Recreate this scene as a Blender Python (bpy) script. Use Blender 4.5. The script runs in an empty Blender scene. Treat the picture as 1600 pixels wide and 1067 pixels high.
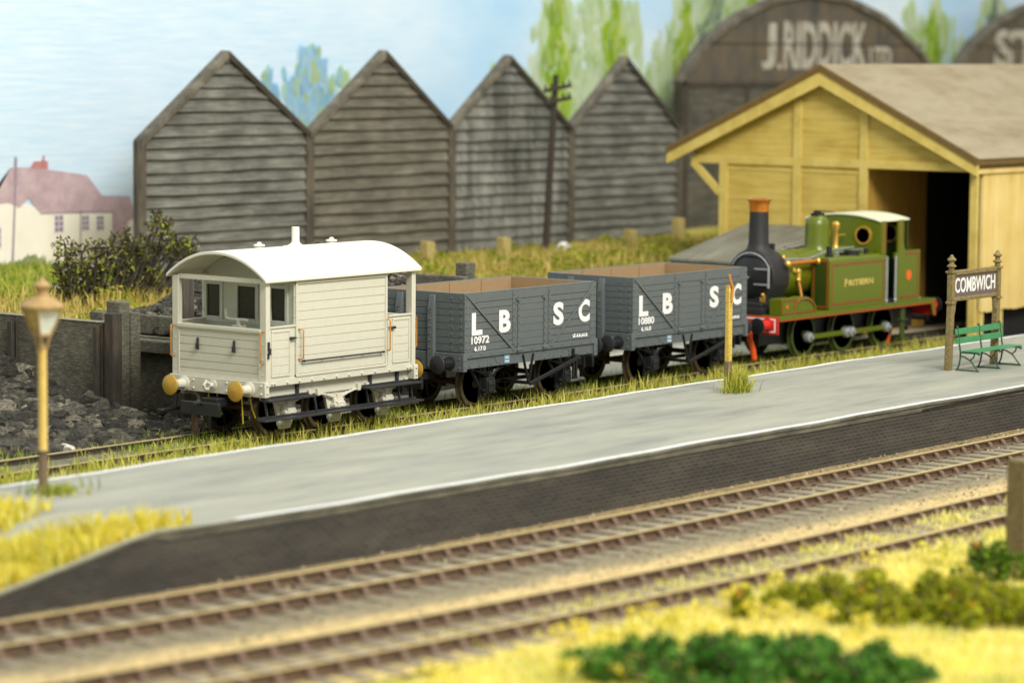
import bpy, bmesh, math, random
import numpy as np
from mathutils import Vector, Matrix
random.seed(7); RNG = np.random.default_rng(11)
SC = bpy.context.scene
COL = SC.collection
PI = math.pi

# ------------------------------------------------------------------ materials
MATS = {}
def lin(h):
    h = h.lstrip('#'); out = []
    for i in (0, 2, 4):
        c = int(h[i:i+2], 16) / 255
        out.append(c/12.92 if c <= .04045 else ((c+.055)/1.055)**2.4)
    return tuple(out)
def newmat(name):
    m = bpy.data.materials.new(name); m.use_nodes = True
    nt = m.node_tree; b = nt.nodes['Principled BSDF']
    MATS[name] = m
    return m, nt, b
def N(nt, t, **kw):
    n = nt.nodes.new(t)
    for k, v in kw.items():
        if k in n.inputs: n.inputs[k].default_value = v
        else: setattr(n, k, v)
    return n
def ramp(nt, fac, stops, interp='LINEAR'):
    r = nt.nodes.new('ShaderNodeValToRGB'); r.color_ramp.interpolation = interp
    e = r.color_ramp.elements
    while len(e) < len(stops): e.new(.5)
    for i, (p, c) in enumerate(stops):
        e[i].position = p; e[i].color = (*c, 1) if len(c) == 3 else c
    nt.links.new(fac, r.inputs['Fac']); return r.outputs['Color']
def coords(nt, scale=(1, 1, 1), kind='Object'):
    t = nt.nodes.new('ShaderNodeTexCoord'); mp = nt.nodes.new('ShaderNodeMapping')
    mp.inputs['Scale'].default_value = scale
    nt.links.new(t.outputs[kind], mp.inputs['Vector']); return mp.outputs['Vector']
def noise(nt, vec, scale, detail=4, rough=.6):
    n = N(nt, 'ShaderNodeTexNoise', Scale=scale, Detail=detail, Roughness=rough)
    nt.links.new(vec, n.inputs['Vector']); return n.outputs['Fac']
def bump(nt, b, h, strength, dist=.05):
    n = N(nt, 'ShaderNodeBump', Strength=strength, Distance=dist)
    nt.links.new(h, n.inputs['Height']); nt.links.new(n.outputs['Normal'], b.inputs['Normal'])
def mixc(nt, fac, a, c, mode='MIX'):
    n = nt.nodes.new('ShaderNodeMix'); n.data_type = 'RGBA'; n.blend_type = mode
    for s, v in (('Factor', fac), ('A', a), ('B', c)):
        i = [k for k in n.inputs if k.name == s and (k.type == 'RGBA' or s == 'Factor' and k.type == 'VALUE')][0]
        if hasattr(v, 'links'): nt.links.new(v, i)
        elif isinstance(v, (int, float)): i.default_value = v
        else: i.default_value = (*v, 1)
    return [o for o in n.outputs if o.type == 'RGBA'][0]
def paint(name, c, rough=.5, var=.12, scale=(3, 3, 3), metal=0, bmp=0, nscale=3., spec=.5):
    """a plain painted or moulded surface with a little unevenness"""
    m, nt, b = newmat(name)
    v = coords(nt, scale); f = noise(nt, v, nscale)
    dark = tuple(x*(1-var) for x in c); light = tuple(min(1, x*(1+var)) for x in c)
    nt.links.new(ramp(nt, f, [(.3, dark), (.7, light)]), b.inputs['Base Color'])
    rr = N(nt, 'ShaderNodeMapRange'); nt.links.new(f, rr.inputs['Value'])
    rr.inputs['To Min'].default_value = max(.05, rough-.08); rr.inputs['To Max'].default_value = min(1, rough+.1)
    nt.links.new(rr.outputs['Result'], b.inputs['Roughness'])
    b.inputs['Metallic'].default_value = metal
    b.inputs['Specular IOR Level'].default_value = spec
    if bmp:
        f2 = noise(nt, v, nscale*6, 6); bump(nt, b, f2, bmp, .03)
    return m
def streaked(name, stops, scale, nscale=2., rough=.85, bmp=.3, fine=30., dist=.03):
    """weathered timber: colour streaks stretched along the given axes"""
    m, nt, b = newmat(name)
    v = coords(nt, scale); f = noise(nt, v, nscale, 8, .7)
    v2 = coords(nt, (1, 1, 1)); f2 = noise(nt, v2, .9, 3)
    a = N(nt, 'ShaderNodeMath', operation='MULTIPLY_ADD'); nt.links.new(f2, a.inputs[0]); a.inputs[1].default_value = .5
    nt.links.new(f, a.inputs[2])
    s = N(nt, 'ShaderNodeMath', operation='SUBTRACT'); nt.links.new(a.outputs[0], s.inputs[0]); s.inputs[1].default_value = .25
    nt.links.new(ramp(nt, s.outputs[0], stops), b.inputs['Base Color'])
    b.inputs['Roughness'].default_value = rough
    f3 = noise(nt, v, fine, 4, .7); bump(nt, b, f3, bmp, dist)
    return m
def leafmat(name, stops, rough=.7, trans=.35):
    m, nt, b = newmat(name)
    g = nt.nodes.new('ShaderNodeNewGeometry')
    c0 = ramp(nt, g.outputs['Random Per Island'], stops)
    pn = noise(nt, coords(nt), .9, 4, .6)
    c0 = mixc(nt, 1., c0, ramp(nt, pn, [(.30, (.74, .80, .62)), (.48, (1, 1, 1)), (.70, (1.06, 1.02, .96))]), 'MULTIPLY')
    nt.links.new(c0, b.inputs['Base Color'])
    col = b.inputs['Base Color'].links[0].from_socket
    b.inputs['Roughness'].default_value = rough; b.inputs['Specular IOR Level'].default_value = .2
    tr = nt.nodes.new('ShaderNodeBsdfTranslucent'); nt.links.new(col, tr.inputs['Color'])
    mx = nt.nodes.new('ShaderNodeMixShader'); mx.inputs['Fac'].default_value = trans
    nt.links.new(b.outputs[0], mx.inputs[1]); nt.links.new(tr.outputs[0], mx.inputs[2])
    nt.links.new(mx.outputs[0], nt.nodes['Material Output'].inputs['Surface'])
    return m

paint('van_white', (.585, .565, .455), .38, .03)
paint('van_roof_white', (.76, .735, .635), .42, .03)
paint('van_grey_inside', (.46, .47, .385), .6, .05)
paint('brass_yellow', (.50, .30, .04), .45, .1, metal=.25)
paint('copper', (.72, .33, .09), .35, .15, metal=.7)
paint('black_plastic', (.012, .013, .014), .42, .2)
paint('black_satin', (.022, .023, .024), .5, .25)
paint('yellow_wire', (.72, .50, .02), .4, .1)
paint('rusty_iron', (.10, .055, .03), .8, .4, bmp=.4, nscale=8)
paint('wheel_rim', (.12, .09, .055), .38, .25, metal=.55)
paint('steel_bright', (.45, .47, .48), .35, .2, metal=.6)
paint('window_dark', (.016, .012, .008), .3, .4, spec=.3)  # solid panes; the dark of the cabin inside is put into the colour
paint('wagon_grey', (.112, .127, .127), .38, .08)
paint('wagon_tan', (.32, .215, .11), .65, .07)
paint('letter_white', (.80, .80, .77), .6, .06)
paint('plate_blue', (.12, .25, .32), .5, .3, nscale=30)
paint('engine_wheel_green', (.045, .07, .010), .4, .15)
paint('engine_green', (.105, .136, .003), .32, .06)
paint('engine_dark_green', (.03, .055, .006), .35, .08)
paint('lining_brown', (.22, .06, .008), .45, .12)
paint('lining_red', (.36, .06, .01), .45, .12)
paint('engine_black', (.009, .010, .011), .45, .2)
paint('smokebox_black', (.015, .015, .0145), .6, .2)
paint('copper_cap', (.62, .22, .03), .3, .12, metal=.6)
paint('gold', (.80, .50, .10), .3, .15, metal=.7)
paint('gold_letter', (.62, .46, .12), .5, .15)
paint('beam_red', (.55, .02, .012), .4, .08)
paint('hose_red', (.75, .09, .01), .4, .1)
paint('cab_roof_white', (.66, .70, .50), .4, .04)
paint('glass_cab', (.16, .14, .09), .15, .3)
paint('spot_orange', (.75, .13, .01), .5, .05)
paint('sign_purple', (.125, .092, .088), .8, .12, bmp=.2, nscale=6)
paint('bench_green', (.04, .21, .08), .5, .25, bmp=.2, nscale=6)
paint('bench_iron', (.028, .075, .035), .5, .35, bmp=.2, nscale=6)
paint('sign_post_olive', (.20, .15, .055), .75, .4, nscale=5, bmp=.5)
paint('post_yellow', (.55, .38, .07), .6, .22, nscale=5, bmp=.3)
paint('post_brown', (.21, .15, .085), .9, .6, nscale=14, bmp=.8)
paint('lamp_tan', (.37, .245, .10), .6, .18, nscale=3)
paint('lamp_yellow', (.66, .47, .13), .55, .12, nscale=3)
paint('lamp_glass', (.62, .64, .58), .2, .1)
paint('lamp_glass_amber', (.42, .31, .09), .25, .2)
paint('olive_timber', (.15, .115, .05), .85, .3, nscale=4, bmp=.5)
paint('telegraph_brown', (.04, .03, .022), .85, .3, nscale=4, bmp=.3)
paint('stump_tan', (.42, .33, .12), .9, .25, nscale=4, bmp=.4)
leafmat('ballast_stone', [(0, lin('554c3a')), (.4, lin('776c55')), (.75, lin('958a6e')), (1, lin('b0a483'))], .9, 0.)
paint('white_ball', (.8, .79, .74), .8, .06)
paint('white_stone', (.6, .57, .5), .9, .15, nscale=6, bmp=.6)
streaked('clapboard', [(.20, lin('3c3c36')), (.42, lin('5a5a52')), (.58, lin('737369')), (.80, lin('939389'))], (.55, 1, 6.5), 1.7, fine=14, bmp=.4)
streaked('clapboard_brown', [(.20, lin('3d3a33')), (.42, lin('595549')), (.58, lin('6f6a5d')), (.80, lin('8f8a7d'))], (.55, 1, 6.5), 1.7, fine=14, bmp=.4)
streaked('clapboard_blotched', [(.22, lin('383833')), (.42, lin('585851')), (.56, lin('74756c')), (.78, lin('96978e'))], (2.2, 1, .35), 1.1, fine=14, bmp=.4)
streaked('warehouse_boards', [(.25, lin('34322b')), (.45, lin('4c4a41')), (.6, lin('5f5b4f')), (.8, lin('757064'))], (.5, 1, 5), 1.6, fine=14, bmp=.3)
streaked('barge_board', [(.3, lin('47423a')), (.5, lin('645e51')), (.72, lin('878273'))], (1, 1, 1), 2., fine=20)
streaked('barge_dark', [(.3, lin('2c2820')), (.7, lin('4a4235'))], (1, 1, 1), 2., fine=20)  # darker board tone: right slopes' shade put in colour; also dark warehouse timber
streaked('post_weathered', [(.3, lin('39352d')), (.5, lin('524b3f')), (.7, lin('696152'))], (4, 4, .6), 2., fine=14)
streaked('iron_sheet', [(.25, lin('3d3b36')), (.45, lin('565148')), (.6, lin('665945')), (.78, lin('7b7162'))], (1.5, 1, .8), .6, fine=6, bmp=.2)
streaked('goods_yellow', [(.25, lin('ac8f3c')), (.5, lin('c6ac55')), (.75, lin('d4bd69'))], (.4, .4, 5), 1.2, fine=8, bmp=.18)
streaked('goods_frame', [(.25, lin('b09746')), (.5, lin('cdb560')), (.75, lin('d8c272'))], (1, 1, 1), 1.4, fine=8, bmp=.15)
streaked('goods_cream_lit', [(.2, lin('c6a650')), (.45, lin('dcbf72')), (.7, lin('e6cf8c')), (.85, lin('b8964c'))], (3.2, 3, .25), .8, fine=6, bmp=.15)  # paler than the gable: brighter light on this side put into the colour
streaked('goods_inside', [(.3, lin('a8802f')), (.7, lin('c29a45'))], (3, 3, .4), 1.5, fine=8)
streaked('roof_felt', [(.2, lin('776c52')), (.4, lin('8f8266')), (.6, lin('9c9178')), (.8, lin('957c57'))], (.35, 1.2, 1.2), 1.1, fine=30, bmp=.25)
paint('roof_edge_brown', lin('6b5326'), .8, .25)
paint('shed_shade', (.006, .006, .006), .9, .2)  # near-black, painted shade for the doorway and the gap under the wall
streaked('dock_planks', [(.25, lin('5a5849')), (.5, lin('747263')), (.75, lin('8a8877'))], (.4, 4, 1), 1.5, fine=10)
streaked('sleeper_dark', [(.2, lin('3a382f')), (.45, lin('656152')), (.60, lin('88836f')), (.8, lin('b0aa92'))], (1.8, 1.8, 8), 4.2, fine=26, bmp=.9, dist=.05)
streaked('sleeper_edge', [(.3, lin('6e6a58')), (.7, lin('a09b85'))], (2, 2, 2), 3., fine=26, bmp=.6)
streaked('rust_post', [(.25, lin('26241f')), (.55, lin('403a30')), (.82, lin('6b523c'))], (5, 5, 1), 2.5, fine=16, bmp=.8)
paint('rail_side', lin('5a4632'), .8, .3, nscale=5, bmp=.2)
paint('rail_side_dark', lin('3a342b'), .8, .3, nscale=5, bmp=.2)
paint('rail_head', lin('b8a674'), .55, .16, (.3, 4, 4), metal=.15)
paint('chair_brown', lin('6a5645'), .85, .2, nscale=6)
streaked('sleeper_grey', [(.25, lin('6a6250')), (.55, lin('887f6b')), (.8, lin('a1987f'))], (4, .5, 1), 2., fine=18, bmp=.5)

def coal_mat():
    m, nt, b = newmat('coal')
    g = nt.nodes.new('ShaderNodeNewGeometry'); v = coords(nt)
    c1 = ramp(nt, g.outputs['Random Per Island'], [(0, lin('2b2922')), (.5, lin('47443a')), (.82, lin('686355')), (1, lin('968f7c'))])
    f = noise(nt, v, 11, 8, .8)
    c2 = ramp(nt, f, [(.36, (.22, .22, .21)), (.5, (.9, .9, .88)), (.66, (2.0, 1.97, 1.85))])
    nt.links.new(mixc(nt, 1., c1, c2, 'MULTIPLY'), b.inputs['Base Color'])
    b.inputs['Roughness'].default_value = .75; bump(nt, b, f, 1., .10)
coal_mat()

def sky_board():
    m, nt, b = newmat('painted_sky')
    v = coords(nt, kind='Object')
    big = noise(nt, coords(nt, (.10, 1, .22)), 1.3, 5, .55)
    strk = noise(nt, coords(nt, (.35, 1, 6.)), 1.6, 6, .65)
    sx = N(nt, 'ShaderNodeSeparateXYZ'); nt.links.new(v, sx.inputs[0])
    base = ramp(nt, big, [(.30, lin('a4d3f3')), (.45, lin('bfdff6')), (.58, lin('d6e9f7')), (.70, lin('eef4f8'))])
    pale = ramp(nt, strk, [(.30, lin('bddaf0')), (.52, lin('d0e4f3')), (.72, lin('e2edf5'))])
    # the left of the board is painted in level strokes, the right in soft cloud
    mr = N(nt, 'ShaderNodeMapRange'); nt.links.new(sx.outputs['X'], mr.inputs['Value'])
    mr.inputs['From Min'].default_value = 16; mr.inputs['From Max'].default_value = 27
    mr.inputs['To Min'].default_value = .85; mr.inputs['To Max'].default_value = .22
    col = mixc(nt, mr.outputs['Result'], base, pale)
    nt.links.new(col, b.inputs['Base Color']); b.inputs['Roughness'].default_value = .62
    bump(nt, b, strk, .16, .05)
sky_board()

def platform_top():
    m, nt, b = newmat('platform_paint')
    f = noise(nt, coords(nt, (.22, 1.1, 1)), 1.3, 6, .6)
    g = noise(nt, coords(nt, (.5, 2.6, 1)), 2.2, 7, .7)
    s = noise(nt, coords(nt), 22, 3, .6)
    c = ramp(nt, f, [(.28, lin('7b7c72')), (.45, lin('8d8e82')), (.60, lin('989889')), (.78, lin('a2a294'))])
    c2 = ramp(nt, g, [(.30, (.76, .78, .78)), (.45, (.98, .98, .98)), (.75, (1.06, 1.06, 1.04))])
    c = mixc(nt, 1., c, c2, 'MULTIPLY')
    c3 = ramp(nt, s, [(.26, (.70, .70, .68)), (.38, (1, 1, 1)), (.66, (1, 1, 1)), (.78, (1.12, 1.12, 1.12))])
    c = mixc(nt, 1., c, c3, 'MULTIPLY')
    nt.links.new(c, b.inputs['Base Color']); b.inputs['Roughness'].default_value = .6
    bump(nt, b, g, .12, .04)
platform_top()
def worn_white():
    m, nt, b = newmat('edge_white')
    f = noise(nt, coords(nt, (1, 3, 1)), 4.5, 8, .75)
    c = ramp(nt, f, [(.28, lin('8d9086')), (.40, lin('cbcdc7')), (.6, lin('e0e2de'))])
    nt.links.new(c, b.inputs['Base Color']); b.inputs['Roughness'].default_value = .6
    bump(nt, b, f, .3, .03)
worn_white()
def brick_face():
    m, nt, b = newmat('platform_brick')
    v = coords(nt)
    sx = N(nt, 'ShaderNodeSeparateXYZ'); nt.links.new(v, sx.inputs[0])
    cb = N(nt, 'ShaderNodeCombineXYZ'); nt.links.new(sx.outputs['X'], cb.inputs['X']); nt.links.new(sx.outputs['Z'], cb.inputs['Y'])
    br = N(nt, 'ShaderNodeTexBrick', Scale=1.)
    br.inputs['Color1'].default_value = (*lin('2f2d28'), 1); br.inputs['Color2'].default_value = (*lin('3d3832'), 1)
    br.inputs['Mortar'].default_value = (*lin('545047'), 1)
    br.inputs['Brick Width'].default_value = .2; br.inputs['Row Height'].default_value = .071
    br.inputs['Mortar Size'].default_value = .009; br.inputs['Mortar Smooth'].default_value = .4
    nt.links.new(cb.outputs[0], br.inputs['Vector'])
    f = noise(nt, coords(nt, (.25, 1, 1.2)), 1.6, 6, .65)
    c = mixc(nt, 1., br.outputs['Color'], ramp(nt, f, [(.3, (.55, .55, .57)), (.5, (.95, .93, .9)), (.72, (1.5, 1.45, 1.3))]), 'MULTIPLY')
    nt.links.new(c, b.inputs['Base Color']); b.inputs['Roughness'].default_value = .75
    bump(nt, b, br.outputs['Fac'], -.5, .02)
brick_face()
streaked('coping_grey', [(.25, lin('3a382f')), (.5, lin('5f5c4d')), (.75, lin('7d7966'))], (.7, 1, 3), 1.6, fine=14, bmp=.5)
paint('crack_dark', (.012, .007, .004), .9, .3)

def trackbed():
    m, nt, b = newmat('trackbed_ballast')
    at = N(nt, 'ShaderNodeAttribute', attribute_name='across')
    f = noise(nt, coords(nt, (.5, 1.4, 1)), 1.1, 5, .6)
    a = N(nt, 'ShaderNodeMath', operation='MULTIPLY_ADD'); nt.links.new(f, a.inputs[0]); a.inputs[1].default_value = .16
    nt.links.new(at.outputs['Fac'], a.inputs[2])
    s = N(nt, 'ShaderNodeMath', operation='SUBTRACT'); nt.links.new(a.outputs[0], s.inputs[0]); s.inputs[1].default_value = .08
    # across = 0 at the platform wall, 1 at the lawn; sandy stripe in front of the third rail
    c = ramp(nt, s.outputs[0], [(0., lin('6a614b')), (.06, lin('8a7650')), (.12, lin('5d5440')), (.20, lin('5d5642')), (.34, lin('58503e')), (.40, lin('6e664f')), (.50, lin('7f775d')), (.57, lin('b7a271')), (.66, lin('c0a870')), (.72, lin('8f7f5c')), (.88, lin('9c8d62')), (1., lin('cbb66f'))])
    g = N(nt, 'ShaderNodeTexVoronoi', Scale=17.); nt.links.new(coords(nt), g.inputs['Vector'])
    gc = ramp(nt, g.outputs['Color'], [(.1, (.52, .5, .47)), (.5, (1, 1, 1)), (.9, (1.3, 1.27, 1.2))])
    nt.links.new(mixc(nt, 1., c, gc, 'MULTIPLY'), b.inputs['Base Color'])
    b.inputs['Roughness'].default_value = .9; bump(nt, b, g.outputs['Distance'], .5, .04)
trackbed()
def earth():
    m, nt, b = newmat('earth')
    v = coords(nt); f = noise(nt, v, .45, 5, .6); g = noise(nt, v, 9, 6, .7)
    sx = N(nt, 'ShaderNodeSeparateXYZ'); nt.links.new(v, sx.inputs[0])
    soil = ramp(nt, g, [(.3, lin('4a483a')), (.5, lin('6d6a58')), (.72, lin('8b8873'))])
    green = ramp(nt, f, [(.3, lin('9a9040')), (.5, lin('b1a550')), (.7, lin('8f8a3c'))])
    def rng(x, a0, a1):
        n = N(nt, 'ShaderNodeMapRange', interpolation_type='SMOOTHSTEP'); nt.links.new(x, n.inputs['Value'])
        n.inputs['From Min'].default_value = a0; n.inputs['From Max'].default_value = a1; return n.outputs['Result']
    jit = N(nt, 'ShaderNodeMath', operation='MULTIPLY_ADD'); nt.links.new(f, jit.inputs[0]); jit.inputs[1].default_value = 1.2
    nt.links.new(sx.outputs['Y'], jit.inputs[2])
    c = mixc(nt, rng(jit.outputs[0], 6.2, 7.4), soil, green)
    # a pale dusty yard strip beyond the siding
    yard = ramp(nt, g, [(.3, lin('99998a')), (.6, lin('bdbdae'))])
    inn = N(nt, 'ShaderNodeMath', operation='MULTIPLY'); nt.links.new(rng(jit.outputs[0], 1.5, 1.9), inn.inputs[0])
    out = N(nt, 'ShaderNodeMath', operation='SUBTRACT'); out.inputs[0].default_value = 1.; nt.links.new(rng(jit.outputs[0], 4.6, 5.8), out.inputs[1])
    nt.links.new(out.outputs[0], inn.inputs[1])
    inn2 = N(nt, 'ShaderNodeMath', operation='MULTIPLY'); nt.links.new(inn.outputs[0], inn2.inputs[0]); nt.links.new(rng(sx.outputs['X'], -3.5, -2.), inn2.inputs[1])
    c = mixc(nt, inn2.outputs[0], c, yard)
    lawn = N(nt, 'ShaderNodeMath', operation='SUBTRACT'); lawn.inputs[0].default_value = 1.; nt.links.new(rng(sx.outputs['Y'], -17.2, -16.6), lawn.inputs[1])
    c = mixc(nt, lawn.outputs[0], c, ramp(nt, f, [(.3, lin('d8cb5c')), (.7, lin('e6da78'))]))
    nt.links.new(c, b.inputs['Base Color']); b.inputs['Roughness'].default_value = .95; bump(nt, b, g, .5, .06)
earth()

STRAW = [(0, lin('939a38')), (.25, lin('bab746')), (.5, lin('d2cb5c')), (.75, lin('e2da7c')), (1, lin('9daa3c'))]
leafmat('grass_track', STRAW)
leafmat('grass_green', [(0, lin('6f8a2c')), (.4, lin('98a83c')), (.7, lin('bfbf52')), (1, lin('d6d078'))])
leafmat('grass_bank', [(0, lin('93834a')), (.25, lin('b8a65c')), (.5, lin('dac57a')), (.75, lin('d2c070')), (.92, lin('a9a24c')), (1, lin('8f9a3c'))])
leafmat('grass_yellow', [(0, lin('dccf3c')), (.3, lin('ebdc50')), (.6, lin('f2e672')), (.85, lin('f1e98c')), (1, lin('c3c244'))], trans=.45)
leafmat('grass_pale', [(0, lin('ece072')), (.35, lin('f4ee9c')), (.65, lin('f7f2b4')), (.9, lin('efe660')), (1, lin('d6d263'))], trans=.45)
leafmat('foliage_bank', [(0, lin('66781f')), (.35, lin('8fa02e')), (.65, lin('b3b444')), (.85, lin('cfc45c')), (1, lin('7a8e28'))])
leafmat('foliage_bush', [(0, lin('3c3520')), (.3, lin('5a5432')), (.6, lin('74703e')), (.82, lin('8f8c52')), (.94, lin('aab446')), (1, lin('c4d23c'))])
leafmat('flower_pale', [(0, lin('b9aea6')), (.5, lin('d6cdc2')), (1, lin('c2aec2'))])
leafmat('foliage_deep', [(0, lin('1f4a16')), (.35, lin('3f7a26')), (.65, lin('5e9434')), (.9, lin('7fa844')), (1, lin('4b6a34'))])
leafmat('foliage_lime', [(0, lin('5f6e10')), (.3, lin('8a9416')), (.6, lin('a9ac20')), (.85, lin('c0ba30')), (1, lin('74851a'))])
leafmat('foliage_green', [(0, lin('2d4a12')), (.5, lin('557818')), (1, lin('7a9a24'))])
leafmat('flower_red', [(0, lin('c23a1c')), (.5, lin('d9602c')), (1, lin('e08a3c'))])
leafmat('paint_poplar', [(0, lin('93bd2c')), (.4, lin('a8cb3c')), (.7, lin('bcd65e')), (.88, lin('cfe08c')), (1, lin('8fae4c'))])
leafmat('paint_poplar_pale', [(0, lin('c8dfa0')), (.4, lin('d6e8c0')), (.75, lin('dfecd8')), (1, lin('bcd690'))])
leafmat('paint_greygreen', [(0, lin('7f9a7c')), (.5, lin('97ad90')), (1, lin('b6c6a8'))])
leafmat('paint_bluegreen', [(0, lin('9ccbec')), (.4, lin('add7f0')), (.7, lin('bfe2ee')), (.88, lin('bfdcb6')), (1, lin('c2d692'))])
leafmat('paint_lilac', [(0, lin('b5a6ba')), (.4, lin('c6bac6')), (.7, lin('9fae84')), (1, lin('8aa06e'))])
streaked('paint_wall', [(.22, lin('e0d6b8')), (.42, lin('f0e9d8')), (.75, lin('f6f1e6'))], (1, 1, .6), 1.4, fine=10, bmp=.1)
streaked('paint_roof', [(.25, lin('a98f99')), (.5, lin('bda3a8')), (.75, lin('cdb9ba'))], (1, 1, 1), 2.2, fine=12, bmp=.1)
paint('paint_window', lin('8c7c96'), .8, .2)
paint('paint_frame', lin('e9e2da'), .8, .05)
paint('paint_brick', lin('bb7f7a'), .8, .15)
paint('paint_gutter', lin('9a8a94'), .8, .1)
def faded():
    m, nt, b = newmat('faded_lettering')
    f = noise(nt, coords(nt, (2, 1, .6)), 1.4, 6, .7)
    nt.links.new(ramp(nt, f, [(.34, lin('6f685a')), (.48, lin('a9a496')), (.7, lin('c9c5b8'))]), b.inputs['Base Color'])
    b.inputs['Roughness'].default_value = .85
faded()

# ------------------------------------------------------------------ mesh builder
class MB:
    def __init__(s): s.v = []; s.f = []
    def add(s, vs, fs):
        o = len(s.v); s.v += [tuple(p) for p in vs]; s.f += [tuple(i+o for i in f) for f in fs]; return s
    def box(s, a, b, rot=None, piv=None):
        x0, y0, z0 = a; x1, y1, z1 = b
        vs = [Vector(p) for p in ((x0, y0, z0), (x1, y0, z0), (x1, y1, z0), (x0, y1, z0), (x0, y0, z1), (x1, y0, z1), (x1, y1, z1), (x0, y1, z1))]
        if rot is not None:
            c = Vector(piv) if piv is not None else sum(vs, Vector())/8
            vs = [rot @ (p-c) + c for p in vs]
        return s.add(vs, [(0, 3, 2, 1), (4, 5, 6, 7), (0, 1, 5, 4), (1, 2, 6, 5), (2, 3, 7, 6), (3, 0, 4, 7)])
    def cbox(s, c, d, rot=None):
        return s.box([c[i]-d[i]/2 for i in range(3)], [c[i]+d[i]/2 for i in range(3)], rot)
    def bar(s, p, q, w, h):
        """square bar from p to q"""
        p, q = Vector(p), Vector(q); d = (q-p); L = d.length; d.normalize()
        up = Vector((0, 0, 1)) if abs(d.z) < .95 else Vector((1, 0, 0))
        a = d.cross(up).normalized(); b = a.cross(d)
        vs = [p + a*i*w/2 + b*j*h/2 for i, j in ((-1, -1), (1, -1), (1, 1), (-1, 1))]
        vs += [v + d*L for v in vs]
        return s.add(vs, [(0, 1, 2, 3), (7, 6, 5, 4), (0, 4, 5, 1), (1, 5, 6, 2), (2, 6, 7, 3), (3, 7, 4, 0)])
    def cyl(s, p, q, r0, r1=None, n=12, cap=True):
        r1 = r0 if r1 is None else r1
        p, q = Vector(p), Vector(q); d = (q-p).normalized()
        up = Vector((0, 0, 1)) if abs(d.z) < .95 else Vector((1, 0, 0))
        a = d.cross(up).normalized(); b = d.cross(a)
        vs = []
        for c, r in ((p, r0), (q, r1)):
            vs += [c + (a*math.cos(2*PI*k/n) + b*math.sin(2*PI*k/n))*r for k in range(n)]
        fs = [(k, (k+1) % n, n+(k+1) % n, n+k) for k in range(n)]
        if cap: fs += [tuple(range(n-1, -1, -1)), tuple(range(n, 2*n))]
        return s.add(vs, fs)
    def lathe(s, prof, org=(0, 0, 0), axis='z', n=20):
        """prof = [(radius, height)...] turned about the axis through org"""
        vs = []; o = Vector(org)
        for r, h in prof:
            for k in range(n):
                c, t = math.cos(2*PI*k/n)*r, math.sin(2*PI*k/n)*r
                vs.append(o + (Vector((c, t, h)) if axis == 'z' else Vector((h, c, t)) if axis == 'x' else Vector((t, h, c))))
        fs = []
        for i in range(len(prof)-1):
            for k in range(n):
                fs.append((i*n+k, i*n+(k+1) % n, (i+1)*n+(k+1) % n, (i+1)*n+k))
        if prof[0][0] > 1e-4: fs.append(tuple(range(n-1, -1, -1)))
        if prof[-1][0] > 1e-4: m = (len(prof)-1)*n; fs.append(tuple(range(m, m+n)))
        return s.add(vs, fs)
    def prism(s, poly, lo, hi, axis='y'):
        """poly in the plane across axis, pushed from lo to hi"""
        def P(a, b, t): return (a, t, b) if axis == 'y' else (t, a, b) if axis == 'x' else (a, b, t)
        n = len(poly); vs = [P(a, b, lo) for a, b in poly] + [P(a, b, hi) for a, b in poly]
        return s.add(vs, [tuple(range(n)), tuple(range(2*n-1, n-1, -1))] + [(k, k+n, (k+1) % n+n, (k+1) % n) for k in range(n)])
    def tube(s, path, r, n=8):
        path = [Vector(p) for p in path]; vs = []; m = len(path)
        prev = None
        for i, p in enumerate(path):
            d = (path[min(i+1, m-1)] - path[max(i-1, 0)]).normalized()
            if prev is None:
                up = Vector((0, 0, 1)) if abs(d.z) < .9 else Vector((1, 0, 0)); a = d.cross(up).normalized()
            else: a = (prev - d*prev.dot(d)).normalized()
            prev = a; b = d.cross(a)
            vs += [p + (a*math.cos(2*PI*k/n) + b*math.sin(2*PI*k/n))*r for k in range(n)]
        fs = [(i*n+k, i*n+(k+1) % n, (i+1)*n+(k+1) % n, (i+1)*n+k) for i in range(m-1) for k in range(n)]
        fs += [tuple(range(n-1, -1, -1)), tuple(range((m-1)*n, m*n))]
        return s.add(vs, fs)
    def sweep(s, prof, path):
        """closed (y,z) profile carried along a path of (x,y,z) points running along x"""
        n = len(prof); m = len(path); vs = []
        for (x, y, z) in path: vs += [(x, y+a, z+b) for a, b in prof]
        fs = [(i*n+k, i*n+(k+1) % n, (i+1)*n+(k+1) % n, (i+1)*n+k) for i in range(m-1) for k in range(n)]
        fs += [tuple(range(n-1, -1, -1)), tuple(range((m-1)*n, m*n))]
        return s.add(vs, fs)
    def sphere(s, c, r, n=10, m=6, sc=(1, 1, 1)):
        prof = [(max(1e-5, math.sin(PI*i/m))*r, -math.cos(PI*i/m)*r) for i in range(m+1)]
        t = MB().lathe(prof, (0, 0, 0), 'z', n)
        return s.add([(c[0]+v[0]*sc[0], c[1]+v[1]*sc[1], c[2]+v[2]*sc[2]) for v in t.v], t.f)
    def bolt(s, p, d, r=.02, h=.014):
        p = Vector(p); d = Vector(d)
        return s.cyl(p-d*.01, p+d*h*1.5, r*1.3, r*.8, 6)
    def mirror(s):
        o = MB(); o.v = [(x, -y, z) for x, y, z in s.v]; o.f = [tuple(reversed(f)) for f in s.f]; return o
    def flipx(s, L):
        o = MB(); o.v = [(L-x, y, z) for x, y, z in s.v]; o.f = [tuple(reversed(f)) for f in s.f]; return o
    def join(s, o): return s.add(o.v, o.f)
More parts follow.
